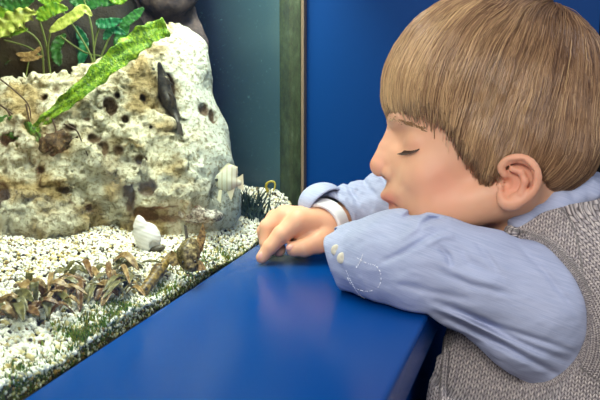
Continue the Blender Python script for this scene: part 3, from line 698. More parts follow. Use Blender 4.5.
# shirt details
M_thread = mat('white_thread', lin(226, 228, 236), .7); M_btn = mat('shirt_button', lin(214, 208, 186), .3, .5); M_white = mat('white_cotton', lin(236, 238, 242), .8)
def on(f, pts, lift=.4, w0=190, w1=-200, m=40):
    out = []
    for px, py in smooth_path(np.array([(a, b, 0) for a, b in pts]), m)[:, :2]:
        wv = hit(f, px, py, w0, w1)
        if wv is not None: out.append(Q(px, py, wv+lift))
    return np.array(out)
def stitch(pts, r=.5, par=None):
    P = on(shirtf, pts, .5, 190, -60, 60); V = []; F = []
    for i in range(0, len(P)-2, 3):
        if np.abs(np.diff(P[i:i+3, 2])).max() > 5: continue
        v, f = tube_vf(q2w(P[i:i+3]), r/S, 5); b = len(V); V += v; F += [tuple(x+b for x in y) for y in f]
    if V: mesh_obj('stitching', V, F, M_thread, shirt)
stitch([(357, 258), (366, 263), (376, 266), (381, 275), (379, 286), (371, 291), (360, 290), (351, 284), (346, 274)])
stitch([(363, 254), (360, 262), (356, 268)], .6)
stitch([(346, 270), (352, 283), (360, 295), (372, 301)])
for px, py in ((341.5, 258), (335.5, 250)):
    wv = hit(shirtf, px, py, 60, -60)
    if wv is None: continue
    c = Q(px, py, wv+1.0); qmesh('button', lambda p, c=c: smax(ellr(p, c, (4.4, 5.4, 2.0), .3), -ellr(p, c+np.array([0, 0, 2.6], np.float32), (2.2, 2.8, 1.1), .3), .4), c-8, c+8, .6, M_btn, shirt)
# loose cuff flap of the far sleeve
flap = lambda p: smax(np.abs(ellr(p, Q(322, 203, -122), (26, 22, 34), -.2))-1.4, cuffplane(p, Q(330, 203, -118), (.75, .75, .5)), 2)
qmesh('open_cuff', flap, (285, 165, -170), (380, 250, -70), 1.0, M_shirt, shirt, uv=uvp, slack=2)
# white undershirt cuff round the pointing wrist
ca, cn = Q(324.5, 224, -106), np.array([.56, -.33, -.74], np.float32); cn /= np.linalg.norm(cn)
def wcuff(p):
    d = p-ca; h = d@cn; r = np.sqrt(np.maximum((d**2).sum(1)-h*h, 0))
    return smax(np.abs(r-(25.5+.05*h))-1.8, np.abs(h)-8, 1.5)-.5
wc = qmesh('undershirt_cuff', wcuff, ca-40, ca+40, 1.0, M_white, kid); wc['label'] = 'white undershirt cuff'

# ------------------------------------------------------------------ vest
M_vest = mat('grey_knit', lin(150, 145, 142), .95, .1); t = NT(M_vest); t.b.inputs['Sheen Weight'].default_value = .2; sp_ = t.n('ShaderNodeSeparateXYZ'); t.l(t.attr('pat').outputs['Vector'], sp_.inputs[0])
U_, V_ = sp_.outputs[0], sp_.outputs[1]
PU, PV = 5.4, 3.6
cu = t.math('FRACT', t.math('DIVIDE', U_, PU)); tri = t.math('ABSOLUTE', t.math('SUBTRACT', cu, .5))                # V-shaped stitches
ph = t.math('ADD', t.math('DIVIDE', V_, PV), t.math('MULTIPLY', tri, 1.7)); vw = t.math('ABSOLUTE', t.math('SINE', t.math('MULTIPLY', ph, 3.14159)))
cw = t.math('ABSOLUTE', t.math('SINE', t.math('MULTIPLY', t.math('DIVIDE', U_, PU), 6.28318)))
ht = t.math('MULTIPLY', t.math('POWER', vw, .6), t.math('POWER', cw, .6)); nn_ = t.noise(.28, 3, t.attr('pat').outputs['Vector'], .7)
t.l(t.mixc(t.ramp(ht, [(.12, BK), (.6, WH)]), lin(84, 76, 80), t.mixc(t.ramp(nn_, [(.4, BK), (.6, WH)]), lin(164, 156, 160), lin(224, 214, 210))), t.b.inputs['Base Color']); t.bump(ht, .9, .0014)
ARM = [(490, 240), (520, 237), (546, 247), (566, 268), (579, 295), (583, 325), (578, 357), (563, 383), (545, 393), (520, 388), (500, 376)]
def vest0(p):
    f = chain(p, [(Q(560, 300, -8), 92), (Q(545, 400, 0), 118), (Q(535, 540, 0), 128)], 12)
    f = smin(f, ell(p, Q(592, 305, 52), (84, 96, 80)), 18)
    f = smin(f, rc(p, Q(520, 415, 40), Q(500, 540, 60), 62, 88), 16); f = smin(f, rc(p, Q(492, 394, 85), Q(470, 480, 105), 62, 72), 16)
    f = smin(f, ell(p, Q(580, 285, -70), (70, 72, 60)), 18)
    f = smin(f, chain(p, [(Q(500, 252, 46), 16), (Q(545, 232, 44), 22), (Q(600, 215, 20), 30)], 6), 10)
    return f
def counterside(p):   # keep the vest clear of the counter edge
    P = q2w(p); s = -((P-B0)@N); return np.where(P[:, 2] < .004, (CWs((P-B0)@E)+.004-s)*S, -500)
def vestf(p):
    f = vest0(p)
    f = smax(f, -ellr(p, (474, 308, 112), (78, 78, 84), .28), 3)                      # armhole
    f = smax(f, -chain(p, SN[1:4], 8)+1, 2)
    f = smax(f, -smin(ell(p, Q(500, 205, 0), (72, 42, 60)), chain(p, [(Q(515, 190, 0), 56), (Q(556, 196, 0), 52)], 5), 8), 3)
    f = smax(f, -chain(p, SF[:3], 8), 3)
    z = (ZP(p)*S+.22*S); f = smax(f, -(ZP(p)+.20)*S, 3)
    return np.maximum(f, counterside(p))
def uvv(V):
    x, y, w_ = V.T; pxy = V[:, :2]; cx, cy = 500., 320.; ang = np.arctan2(y-cy, x-cx); r = np.hypot(x-cx, (y-cy))
    k = np.clip((x-520)/50, 0, 1)*np.clip((375-y)/30, 0, 1)*(x < 622)
    a = .10; u0 = x*math.cos(a)+y*math.sin(a)+.3*w_; v0 = -x*math.sin(a)+y*math.cos(a)
    return np.where((k > .5)[:, None], np.stack([r+.4*w_, ang*95, w_*0], 1), np.stack([u0, v0, w_*0], 1))
vest = qmesh('knitted_vest', vestf, (380, 165, -190), (715, 600, 150), 1.7, M_vest, kid, uv=uvv, slack=1.6)
vest['label'] = 'grey beige knitted sleeveless vest'
# ribbed armhole edge
P = []
for ang in np.linspace(-1.75, 1.35, 44):
    for r_ in np.arange(30, 120, 1.5):
        x, y = 508+r_*math.cos(ang), 315+r_*math.sin(ang); wv = hit(vestf, x, y); ws_ = hit(shirtf, x, y)
        if wv is not None and (ws_ is None or wv > ws_): P.append(Q(x+math.cos(ang)*3, y+math.sin(ang)*3, wv)); break
P = np.array(P); kk_ = np.ones(7)/7
P[3:-3] = np.stack([np.convolve(P[:, i], kk_, 'valid') for i in range(3)], 1); P = smooth_path(P, 90); V, F = tube_vf(q2w(P), 5.2/S, 10)
kk = np.repeat(np.arange(len(P))*4.2, 10); mesh_obj('armhole_rib', V, F, M_vest, vest, uv=np.stack([kk, np.tile(np.arange(10)*3., len(P)), kk*0], 1))
# button band of the vest
P = on(vestf, [(447, 338), (445, 360), (443, 385), (442, 420), (441, 450)], .2, 190, -100, 40)
if len(P) > 4:
    V, F = tube_vf(q2w(P), 4.0/S, 8); mesh_obj('front_band', V, F, M_vest, vest, uv=np.stack([np.tile(np.arange(8)*2.7, len(P)), np.repeat(np.arange(len(P))*3., 8), np.zeros(len(V))], 1))

# trousers and shoes below the ledge
M_trs = mat('dark_trousers', lin(44, 48, 62), .85); M_shoe = mat('brown_shoes', lin(70, 50, 38), .5)
HP = PORG+np.array([0, 0, .42])
hipw = W(555, 470, -8)
def wrc(p, a, b, r1, r2): return rc(p, a, b, r1, r2)
fx, fy = hipw[0], hipw[1]
def trf(p):
    f = ell(p, (fx, fy, -.22), (.095, .105, .10))
    for s_ in (-1, 1): f = smin(f, rc(p, (fx, fy+s_*.048, -.24), (fx+.02, fy+s_*.055, -.60), .058, .042), .015)
    return f
V, F = surfnet(lambda p: trf(p), (fx-.16, fy-.18, -.68), (fx+.16, fy+.18, -.08), .008); mesh_obj('trousers', V, F, M_trs, kid)
def shf(p):
    f = 9+0*p[:, 0]
    for s_ in (-1, 1): f = np.minimum(f, smin(ell(p, (fx-.025, fy+s_*.055, FZ+.025), (.085, .034, .034)), ell(p, (fx+.02, fy+s_*.055, FZ+.045), (.04, .034, .045)), .01))
    return np.maximum(f, -(p[:, 2]-FZ-.0005))
V, F = surfnet(shf, (fx-.13, fy-.12, FZ-.01), (fx+.09, fy+.12, FZ+.11), .005); mesh_obj('shoes', V, F, M_shoe, kid)
# ------------------------------------------------------------------ life in the tank
def rockw(px, py, d=0):
    wv = hit(f_rock, px, py, 0, -420); return (-240 if wv is None else wv)+d
def leaf(name, pts, width, m, label, cat, group=None, ruffle=.0, thick=.5, par=None, roll=0.0, nseg=34, ncr=9, col=None, tip=.15, base=.25, seed=0, bs=4.0):
    # a blade along pts (px, py, w); width in picture units; ruffled edges, midrib, real thickness
    P = smooth_path([Q(*p) for p in pts], nseg); tg = np.gradient(P, axis=0); tg /= np.linalg.norm(tg, axis=1)[:, None]
    vw = np.array([0, math.sin(roll), math.cos(roll)]); V = []; C = []
    rr = np.random.default_rng(seed); phs = rr.uniform(0, 6, 4)
    for i in range(nseg):
        s = np.cross(tg[i], vw); s /= np.linalg.norm(s); nrm = np.cross(s, tg[i]); u = i/(nseg-1)
        wd = width*min(1, base+(1-base)*u*bs)*min(1, tip+(1-tip)*(1-u)*3.2)
        for j in range(ncr):
            v = j/(ncr-1)*2-1
            off = ruffle*(abs(v)**1.5)*math.sin(u*38+phs[0]+v*1.5)*width*.25+ruffle*math.sin(u*23+phs[1]+v*6)*width*.07
            edge = 1+ruffle*.18*math.sin(u*61+phs[2])+ruffle*.12*math.sin(u*97+phs[3])
            V.append(P[i]+s*v*wd/2*edge+nrm*(off+abs(v)*width*.10))
            C.append((u, (v+1)/2, 0))
    V = np.array(V); n = len(V); nr = np.zeros_like(V)+vw
    V2 = np.vstack([V+nr*thick/2, V-nr*thick/2]); F = []
    g = lambda i, j, k: k*n+i*ncr+j
    for i in range(nseg-1):
        for j in range(ncr-1):
            F.append((g(i, j, 0), g(i+1, j, 0), g(i+1, j+1, 0), g(i, j+1, 0))); F.append((g(i, j, 1), g(i, j+1, 1), g(i+1, j+1, 1), g(i+1, j, 1)))
    for i in range(nseg-1):
        F.append((g(i, 0, 0), g(i, 0, 1), g(i+1, 0, 1), g(i+1, 0, 0))); F.append((g(i, ncr-1, 0), g(i+1, ncr-1, 0), g(i+1, ncr-1, 1), g(i, ncr-1, 1)))
    for j in range(ncr-1):
        F.append((g(0, j, 0), g(0, j+1, 0), g(0, j+1, 1), g(0, j, 1))); F.append((g(nseg-1, j, 0), g(nseg-1, j, 1), g(nseg-1, j+1, 1), g(nseg-1, j+1, 0)))
    asp = width/8
    uv = np.array(C+C)*np.array([nseg*1.0, asp*2, 1])
    o = mesh_obj(name, q2w(V2), F, m, par, uv=uv)
    if label: thing(o, label, cat, group)
    return o
def leafmat(name, a, b, c, holes=False, sc=.6):
    m = mat(name, a, .4, .4); t = NT(m); co = t.attr('pat').outputs['Vector']; n = t.noise(sc, 4, co, .6)
    cc = t.ramp(n, [(.35, a), (.5, b), (.68, c)])
    if holes:
        v = t.n('ShaderNodeTexVoronoi', feature='DISTANCE_TO_EDGE'); v.inputs['Scale'].default_value = .9; t.l(co, v.inputs['Vector'])
        n2 = t.noise(.8, 2, co); v2 = t.n('ShaderNodeTexVoronoi'); v2.inputs['Scale'].default_value = 1.1; t.l(co, v2.inputs['Vector'])
        cc = t.mixc(t.ramp(v2.outputs['Distance'], [(.18, WH), (.30, BK)]), cc, lin(30, 52, 12))
        t.bump(v.outputs['Distance'], .8, .002)
    else: t.bump(n, .5, .001)
    t.l(cc, t.b.inputs['Base Color']); m.node_tree.nodes['Principled BSDF'].inputs['Subsurface Weight'].default_value = .0
    return m
M_lace = leafmat('crinkled_leaf', lin(52, 92, 6), lin(98, 138, 12), lin(150, 178, 30), True)
M_lace2 = leafmat('dark_crinkled_leaf', lin(30, 76, 14), lin(56, 108, 22), lin(92, 138, 40), True)
M_pale = leafmat('pale_leaf', lin(110, 130, 40), lin(166, 178, 76), lin(206, 210, 124), False, .5)
M_lime = leafmat('lime_leaf', lin(52, 96, 14), lin(98, 142, 28), lin(158, 180, 56), False, .35)
M_dkg = leafmat('dark_leaf', lin(20, 58, 22), lin(34, 92, 36), lin(62, 120, 44), False, .4)
M_teal = leafmat('deep_green_leaf', lin(14, 60, 34), lin(26, 100, 60), lin(40, 128, 76), False, .4)
M_root = mat('dark_root', lin(64, 44, 24), .7); M_stem = mat('leaf_stem', lin(86, 100, 40), .6)
# the long crinkled leaf in front of the rock
root = empty('crinkled_plant', W(34, 136, -70), 'bright green plant with one long crinkled leaf slanting up across the white rock', 'plant')
leaf('leaf', [(30, 134, -96), (55, 112, -98), (88, 84, -100), (120, 56, -105), (146, 36, -108), (167, 27, -112)], 27, M_lace, None, None, ruffle=.45, par=root, tip=.75, base=.30, bs=1.5, nseg=90, ncr=13, seed=2)
leaf('leaf', [(40, 139, -92), (24, 131, -96), (6, 126, -98), (-22, 118, -100)], 22, M_lace2, None, None, ruffle=.7, par=root, tip=.5, nseg=50, ncr=11, seed=5)
leaf('leaf', [(38, 136, -92), (20, 146, -96), (2, 158, -98), (-14, 168, -96)], 6, M_lime, None, None, ruffle=.3, par=root, nseg=30)
v, f = tube_vf(q2w(smooth_path([Q(34, 134, -94), Q(38, 142, -92), Q(45, 158, -92)], 10)), .0022); mesh_obj('stem', v, f, M_stem, root)
# brown root clump
M_clump = mat('brown_root_clump', lin(96, 72, 40), .9); t = NT(M_clump); n = t.noise(160, 6, None, .7); t.l(t.ramp(n, [(.38, lin(30, 20, 12)), (.55, lin(76, 56, 30)), (.7, lin(150, 130, 84))]), t.b.inputs['Base Color']); t.bump(n, .8, .002)
cl = qmesh('root_clump', lambda p: ell(p, Q(55, 143, -96), (22, 12, 12))-7*noise(p, 9)-2.5*noise(p, 3), (-10, 105, -125), (110, 185, -60), 1.4, M_clump, slack=2)
thing(cl, 'brown fibrous root clump where the long crinkled leaf grows out', 'roots')
roots = [[(0, 79, -100), (14, 90, -98), (28, 104, -97), (31, 118, -96)], [(-4, 102, -100), (10, 112, -98), (20, 121, -97), (34, 134, -96)], [(6, 108, -98), (18, 126, -97), (34, 138, -95)], [(64, 124, -92), (76, 130, -92), (82, 142, -92), (88, 156, -92)], [(60, 146, -90), (76, 146, -92), (92, 145, -92)], [(26, 104, -96), (30, 122, -95), (36, 134, -95)], [(52, 118, -92), (56, 132, -90), (52, 146, -88)]]
rg = None
for k, r_ in enumerate(roots):
    v, f = tube_vf(q2w(smooth_path([Q(*p) for p in r_], 16)), np.linspace(.0010, .0005, 16), 6); mesh_obj('root', v, f, M_root, cl)
# the plants at the upper left
def plantlet(label, leaves, stems, at_):
    r_ = empty('leafy_plant', W(*at_), label, 'plant')
    for k, (pts, wd, m, ru) in enumerate(leaves): leaf('leaf', pts, wd, m, None, None, ruffle=ru, par=r_, nseg=30, ncr=9, tip=.2, seed=k*3+len(pts))
    for s_ in stems:
        v, f = tube_vf(q2w(smooth_path([Q(*p) for p in s_], 14)), .0011, 6); mesh_obj('stem', v, f, M_stem, r_)
    return r_
plantlet('plant with pale crinkled yellowish leaf at the upper left edge of the tank', [([(-14, 34, -190), (4, 27, -188), (20, 18, -186), (36, 12, -184)], 24, M_pale, 1.0), ([(-16, 10, -200), (-2, 12, -198), (14, 19, -196), (22, 26, -195)], 14, M_lime, .4), ([(-6, 35, -192), (10, 33, -190), (28, 29, -188)], 9, M_lime, .2)], [[(20, 28, -192), (34, 36, -196), (42, 50, -200), (44, 84, -215)]], (44, 92, -215))
plantlet('plant with two broad lime green leaves above the rock', [([(38, 20, -190), (44, 14, -188), (54, 9, -186), (68, 9, -186)], 17, M_lime, .25), ([(50, 32, -184), (60, 25, -182), (74, 16, -180), (84, 9, -180), (92, 16, -182)], 13, M_pale, .2)],
         [[(62, 10, -192), (76, 30, -200), (90, 54, -206), (96, 78, -214)], [(52, 26, -190), (48, 50, -200), (52, 84, -214)], [(40, 22, -192), (46, 44, -200), (52, 84, -214)]], (70, 95, -214))
plantlet('plant with dark green leaves in the shade behind the long leaf', [([(96, 22, -215), (106, 24, -214), (122, 20, -213)], 13, M_teal, .2), ([(120, 26, -222), (132, 18, -221), (144, 8, -220)], 12, M_dkg, .2), ([(104, 40, -222), (112, 30, -221), (126, 34, -220)], 10, M_teal, .2), ([(86, 8, -225), (100, 2, -224), (116, 4, -223)], 12, M_dkg, .2), ([(108, -4, -215), (120, 0, -214), (128, -8, -213)], 12, M_lime, .3)],
         [[(100, 24, -220), (94, 50, -220), (96, 80, -222)], [(84, 0, -220), (92, 30, -220), (96, 80, -222)], [(110, 36, -222), (100, 60, -222), (96, 80, -222)]], (96, 92, -222))
plantlet('low dark plant crowding the back of the tank at the upper left', [([(0, 2, -240), (16, 6, -240), (34, 0, -238)], 14, M_dkg, .3), ([(36, -4, -230), (50, 2, -230), (64, -2, -228)], 10, M_lime, .3), ([(70, -6, -240), (80, 4, -240), (96, 8, -238)], 14, M_dkg, .3), ([(126, 60, -262), (120, 40, -262), (130, 20, -260)], 16, M_dkg, .3), ([(4, 64, -262), (16, 46, -262), (30, 40, -262)], 14, M_dkg, .4), ([(60, 66, -262), (56, 48, -262), (66, 34, -262)], 14, M_dkg, .4), ([(80, 66, -262), (84, 44, -262), (76, 26, -262)], 13, M_teal, .4)],
         [[(4, 40, -240), (30, 48, -240), (44, 60, -238)], [(60, 36, -238), (84, 52, -238), (100, 56, -236)]], (60, 98, -250))
wl = [([(16, 54, -196), (26, 55, -195), (38, 52, -194)], 6), ([(20, 60, -196), (32, 59, -195), (43, 56, -194)], 5), ([(30, 58, -194), (38, 50, -193), (42, 48, -192)], 5)]
M_wit = leafmat('withered_leaf', lin(92, 66, 34), lin(138, 110, 66), lin(186, 162, 112), False, .5)
wr = empty('withered_plant', W(26, 84, -200), 'small withered orange brown sprig above the left part of the rock', 'plant')
for p, wd in wl: leaf('leaf', p, wd, M_wit, None, None, ruffle=.6, par=wr, nseg=16, ncr=5)
v, f = tube_vf(q2w(smooth_path([Q(25, 84, -200), Q(27, 70, -198), Q(30, 56, -196)], 8)), .0008, 6); mesh_obj('stem', v, f, M_stem, wr)

# leaf litter on the gravel: withered curled blades, each its own object
def gpt(px, py, dz=.004):       # where the gaze meets the gravel surface
    z = .03
    for _ in range(12):
        g = G(px, py, z); d_ = g-B0; z = float(zg(d_@E, max(d_@N, 0)))+dz
    return w2q(G(px, py, z)[None])[0]
M_wit2 = leafmat('olive_withered_leaf', lin(56, 52, 26), lin(96, 92, 52), lin(146, 138, 90), False, .5)
M_wit3 = leafmat('rust_withered_leaf', lin(70, 46, 24), lin(108, 76, 42), lin(158, 126, 78), False, .5)
lit = [(0, 315, 50, 306, 9, 2), (10, 300, 34, 302, 9, 1), (16, 288, 32, 300, 10, 0), (26, 296, 46, 288, 8, 0), (34, 310, 36, 284, 7, 1), (40, 300, 62, 292, 8, 0), (46, 306, 58, 288, 7, 2), (48, 318, 74, 314, 8, 2),
       (52, 292, 72, 305, 6, 1), (56, 287, 66, 300, 7, 0), (66, 284, 88, 274, 6, 1), (70, 294, 84, 286, 5, 0), (80, 312, 81, 284, 6, 2), (84, 302, 96, 284, 7, 1), (88, 268, 100, 282, 5, 0), (92, 278, 112, 270, 6, 1),
       (96, 294, 110, 284, 7, 0), (102, 306, 114, 292, 7, 0), (104, 288, 118, 296, 6, 2), (108, 262, 110, 284, 5, 2), (112, 278, 134, 276, 6, 1), (114, 270, 132, 256, 7, 1), (116, 284, 130, 284, 6, 1), (118, 266, 144, 266, 5, 1),
       (64, 276, 84, 268, 5, 1), (126, 290, 136, 284, 5, 0), (20, 312, 40, 316, 7, 2), (-6, 322, 16, 318, 8, 0), (60, 310, 80, 306, 6, 0), (12, 306, 28, 316, 7, 1)]
rl = np.random.default_rng(21)
for k in range(44):
    u_ = rl.random(); cx, cy = 5+140*u_+rl.normal(0, 8), 310-36*u_+rl.normal(0, 9); an = rl.uniform(0, 6.28); ln = rl.uniform(9, 18); lit.append((cx-ln*math.cos(an), cy-ln*.6*math.sin(an), cx+ln*math.cos(an), cy+ln*.6*math.sin(an), rl.uniform(4, 8), int(rl.integers(0, 3))))
names = {0: 'tan', 1: 'olive', 2: 'dark brown'}
for k, (x0, y0, x1, y1, wd, mi) in enumerate(lit):
    a = gpt(x0, y0, .003); b = gpt(x1, y1, .003+rl.uniform(.002, .014)); m_ = (a+b)/2; up = np.array([0, -1, .17]); m_ = m_+up*rl.uniform(3, 11)
    kk = lambda q: (300+(q[0]-300)/(1-q[2]/900), 200+(q[1]-200)/(1-q[2]/900), q[2])
    leaf('withered_leaf', [kk(a), kk(m_), kk(b)], wd*1.0, [M_wit, M_wit2, M_wit3][mi], '%s withered curled leaf lying in the leaf heap on the gravel' % names[mi], 'leaf', 'withered leaves on the gravel', ruffle=.15, roll=-1.0+rl.uniform(-.5, .5), nseg=16, ncr=7, thick=.9, seed=k)

# snail shell
M_shell = mat('snail_shell', lin(232, 228, 224), .45, .4); t = NT(M_shell); co = t.attr('pat').outputs['Vector']; n = t.noise(.6, 3, co)
wv_ = t.n('ShaderNodeTexWave'); wv_.inputs['Scale'].default_value = .5; wv_.inputs['Distortion'].default_value = 2; t.l(co, wv_.inputs['Vector'])
t.l(t.mixc(t.math('MULTIPLY', wv_.outputs['Fac'], .4), lin(244, 242, 240), lin(176, 164, 158)), t.b.inputs['Base Color'])
sb = gpt(147, 250, .0); sw = sb[2]
def shellf(p):
    f = ellr(p, Q(148, 238, sw), (13.5, 17, 14), -.25)
    ap = [((143, 233), 10.5, 5), ((140.5, 226), 7.6, 8), ((139.5, 221), 5, 10), ((139, 217.5), 2.6, 11)]
    for (x, y), r, dw in ap: f = smin(f, sph(p, Q(x, y, sw+dw), r), 1.6)
    f = f-.2*np.sin((p[:, 1]-p[:, 0]*.4)*1.5)
    return smax(f, -ellr(p, Q(155, 248, sw+10), (5, 8, 6), -.5), 1.5)
sh = qmesh('snail', shellf, np.array([110, 195, sw-30]), np.array([190, 275, sw+35]), .9, M_shell, uv=lambda V: V-np.array([140, 220, 0]), slack=1.6)
thing(sh, 'round white and grey striped snail shell resting against the foot of the rock', 'snail')
M_sn = mat('snail_foot', lin(70, 62, 52), .5)
qmesh('snail_foot', lambda p: ellr(p, Q(157, 249, sw+6), (9, 3.6, 6), -.25), np.array([140, 235, sw-10]), np.array([185, 262, sw+22]), .9, M_sn, sh)

# fish
M_eye = mat('fish_eye', lin(14, 12, 10), .15, .6)
def fishmat(name, a, b, c, sc=220, rough=.45):
    m = mat(name, a, rough, .4); t = NT(m); n = t.noise(sc, 4, None, .65); t.l(t.ramp(n, [(.38, a), (.52, b), (.68, c)]), t.b.inputs['Base Color']); t.bump(n, .4, .0006); return m
def fin(par, name, pts, m, th=.7):      # thin fin: polygon in (px,py,w), rayed and with thickness
    P = np.array([Q(*p) for p in pts]); n = len(P); c = P.mean(0); nr = np.cross(P[1]-P[0], P[-1]-P[0]); nr = nr/np.linalg.norm(nr)
    V = np.vstack([P+nr*th/2, P-nr*th/2]); F = [tuple(range(n)), tuple(range(n, 2*n))[::-1]]+[(i, i+n, (i+1) % n+n, (i+1) % n) for i in range(n)]
    return mesh_obj(name, q2w(V), F, m, par, smooth=False)
M_f1 = fishmat('dark_fish_skin', lin(24, 20, 18), lin(42, 36, 30), lin(72, 64, 50)); M_f1f = mat('dark_fin', lin(58, 50, 42), .5)
w1 = [rockw(154, 68, 9), rockw(162, 88, 10), rockw(171, 110, 8), rockw(179, 128, 6)]
fp = [Q(155, 66, w1[0]), Q(161, 82, w1[1]), Q(169, 101, w1[2]), Q(175, 115, w1[2]), Q(179.5, 129, w1[3])]
fi = qmesh('sucker_fish', lambda p: smin(chain(p, list(zip(fp, (7.6, 9.5, 7.4, 4.6, 2))), 4), ell(p, fp[0]-np.array([0, -2, 0]), (7.5, 8, 6)), 3), np.array([135, 40, w1[3]-30]), np.array([215, 150, w1[0]+30]), 1.1, M_f1)
fi.name = 'sucker_fish'; thing(fi, 'dark brown slender fish clinging head up to the white face of the rock', 'fish')
fin(fi, 'pectoral_fin', [(160, 74, w1[1]+7), (167, 78, w1[1]+8), (173.5, 85.5, w1[1]+9), (166, 84, w1[1]+7)], M_f1f)
fin(fi, 'dorsal_fin', [(168, 92, w1[2]+7), (173, 96, w1[2]+10), (175, 108, w1[2]+9), (171, 106, w1[2]+6)], M_f1f)
fin(fi, 'tail_fin', [(177, 121, w1[3]+2), (181.5, 124, w1[3]+2), (183.5, 137, w1[3]+3), (180, 134, w1[3]+2), (177.5, 134.5, w1[3]+2)], M_f1f)
qmesh('eye', lambda p: sph(p, Q(153.5, 69, w1[0]+5.5), 1.7), Q(153.5, 69, w1[0]+5.5)-4, Q(153.5, 69, w1[0]+5.5)+4, .5, M_eye, fi)
# pale striped fish by the right edge of the rock
M_f2 = mat('pale_fish', lin(216, 214, 196), .35, .5); t = NT(M_f2); sx = t.n('ShaderNodeSeparateXYZ'); t.l(t.attr('pat').outputs['Vector'], sx.inputs[0])
t.l(t.mixc(t.ramp(t.math('SINE', t.math('MULTIPLY', sx.outputs[0], 1.15)), [(.45, BK), (.8, WH)]), lin(186, 188, 170), lin(168, 162, 138)), t.b.inputs['Base Color'])
c2 = Q(226, 181, -105)
f2 = qmesh('striped_fish', lambda p: smin(ellr(p, c2, (12.5, 11.5, 5), .15), smin(ell(p, Q(231, 172, -105), (8, 8, 3.2)), rc(p, Q(232, 182, -105), Q(239, 183, -105), 5, 3), 3), 4), c2-26, c2+26, .9, M_f2, uv=lambda V: V-c2)
thing(f2, 'small pale fish with faint vertical stripes swimming before the rock edge', 'fish')
M_f2f = mat('pale_fin', lin(206, 200, 170), .4)
fin(f2, 'tail_fin', [(237, 178, -105), (243, 174, -104), (244, 191, -105), (238, 188, -105)], M_f2f, .5)
fin(f2, 'dorsal_fin', [(219, 171, -105), (228, 163, -105), (238, 167, -105), (234, 176, -105)], M_f2f, .5)
fin(f2, 'belly_fin', [(219, 190, -102), (222, 190, -102), (221, 203, -101), (217, 200, -102)], M_f2f, .5)
fin(f2, 'anal_fin', [(226, 190, -105), (235, 188, -105), (231, 201, -105)], M_f2f, .5)
for sgn in (1, -1): qmesh('eye', lambda p: sph(p, Q(216.5, 180, -105+3.4*sgn), 1.9), Q(216.5, 180, -105+3.4*sgn)-4, Q(216.5, 180, -105+3.4*sgn)+4, .5, M_eye, f2)
# dark spiny bottom fish on the gravel
M_f3 = fishmat('mottled_fish_skin', lin(40, 34, 22), lin(104, 92, 58), lin(176, 164, 116), 300); M_f3f = fishmat('mottled_fin', lin(58, 44, 24), lin(128, 100, 56), lin(176, 150, 96), 400)
g3 = gpt(190, 268, .0); w3 = g3[2]
f3 = qmesh('bottom_fish', lambda p: smin(smin(ellr(p, Q(188, 256, w3+2), (12, 13, 11), 0), ell(p, Q(190, 246, w3-6), (8, 9, 9)), 5), ell(p, Q(191, 266, w3+7), (8, 6, 7)), 4)-1.0*noise(p, 3.5), np.array([150, 215, w3-35]), np.array([240, 290, w3+35]), 1.1, M_f3, slack=1.7)
thing(f3, 'dark mottled brown fish sitting on the gravel with fins raised', 'fish')
fin(f3, 'dorsal_spine', [(186, 246, w3-2), (190, 246, w3-2), (186.5, 226, w3-4), (184, 225, w3-4)], M_f1f, 1.6)
fin(f3, 'tail_fin', [(193, 250, w3-8), (198, 236, w3-12), (203, 222, w3-14), (206, 236, w3-14), (203, 250, w3-12), (197, 258, w3-6)], M_f3f, 1.4)
fin(f3, 'pectoral_fin', [(180, 252, w3+4), (170, 256, w3+6), (166, 263, w3+8), (174, 266, w3+9), (182, 264, w3+7)], M_f3f, 1.2)
fin(f3, 'pectoral_fin', [(194, 258, w3+6), (203, 262, w3+6), (206, 270, w3+8), (198, 271, w3+9), (192, 266, w3+8)], M_f3f, 1.2)
for sgn in (1, -1):
    c_ = Q(189+sgn*6, 262, w3+11); qmesh('eye', lambda p: sph(p, c_, 1.8), c_-4, c_+4, .5, M_eye, f3)
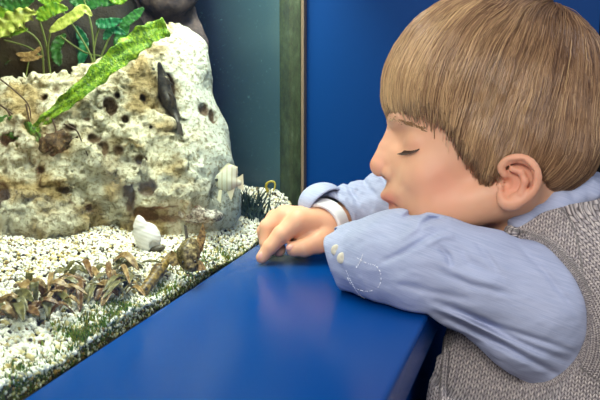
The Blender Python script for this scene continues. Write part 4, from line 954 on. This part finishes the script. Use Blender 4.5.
# slim brown fish pointing into the leaf heap
M_f4 = fishmat('brown_fish_skin', lin(66, 50, 22), lin(128, 102, 46), lin(176, 150, 84), 240)
a4, b4, c4 = gpt(144, 291, .004), gpt(158, 272, .009), gpt(170, 256, .007)
f4 = qmesh('slender_fish', lambda p: chain(p, [(a4, 5), (b4, 6), (c4, 3.4)], 4), np.minimum(a4, c4)-14, np.maximum(a4, c4)+14, 1.0, M_f4)
thing(f4, 'slim olive brown fish lying slantwise on the gravel beside the leaf heap', 'fish')
kk = lambda q: (300+(q[0]-300)/(1-q[2]/900), 200+(q[1]-200)/(1-q[2]/900), q[2])
tx, ty, tw = kk(c4); fin(f4, 'tail_fin', [(tx-2, ty+2, tw), (tx+1, ty-6, tw), (tx+6, ty-3, tw), (tx+3, ty+4, tw)], M_f3f, 1.0)
tx, ty, tw = kk(b4); fin(f4, 'dorsal_fin', [(tx-6, ty-2, tw+2), (tx-2, ty-9, tw), (tx+4, ty-8, tw), (tx+2, ty-2, tw)], M_f3f, 1.0)
c_ = a4+np.array([3, -2, 4.]); qmesh('eye', lambda p: sph(p, c_, 1.4), c_-4, c_+4, .5, M_eye, f4)

# dark feathery bush and curled sprig at the far corner
rb = np.random.default_rng(9)
def bush(name, px, py, n, spread, height, m, label):
    b = G(px, py, .03); pp = []
    for k in range(n):
        a = b+E*rb.normal(0, spread)+N*rb.normal(0, spread); a[2] = float(zg((a-B0)@E, max((a-B0)@N, 0)))-.002; dd = rb.normal(size=3)*.55; dd[2] = 1.3; dd /= np.linalg.norm(dd); L_ = height*rb.uniform(.4, 1)
        u_ = np.linspace(0, 1, 6)[:, None]; pp.append(a+dd*u_*L_+rb.normal(0, .3, 3)*L_*u_**2)
    pp = np.array(pp); global r1; V, F = ribbons(pp, .0013, .0003); o = mesh_obj(name, V, F, m); thing(o, label, 'plant'); return o
M_bush = mat('dark_moss_plant', lin(44, 62, 54), .7)
bush('feathery_plant', 252, 203, 130, .009, .034, M_bush, 'dark feathery plant on the gravel at the far corner of the tank')
cu_ = [Q(*p) for p in [(268, 192, -165), (266, 186, -164), (269, 182, -163), (274, 182, -162), (275, 187, -161), (273, 191, -160)]]
v, f = tube_vf(q2w(smooth_path(cu_, 20)), np.linspace(.0016, .0008, 20), 7)
thing(mesh_obj('curled_sprig', v, f, mat('sprig_yellow', lin(150, 140, 40), .5)), 'tiny curled yellow green sprig on the gravel near the tank corner', 'plant')
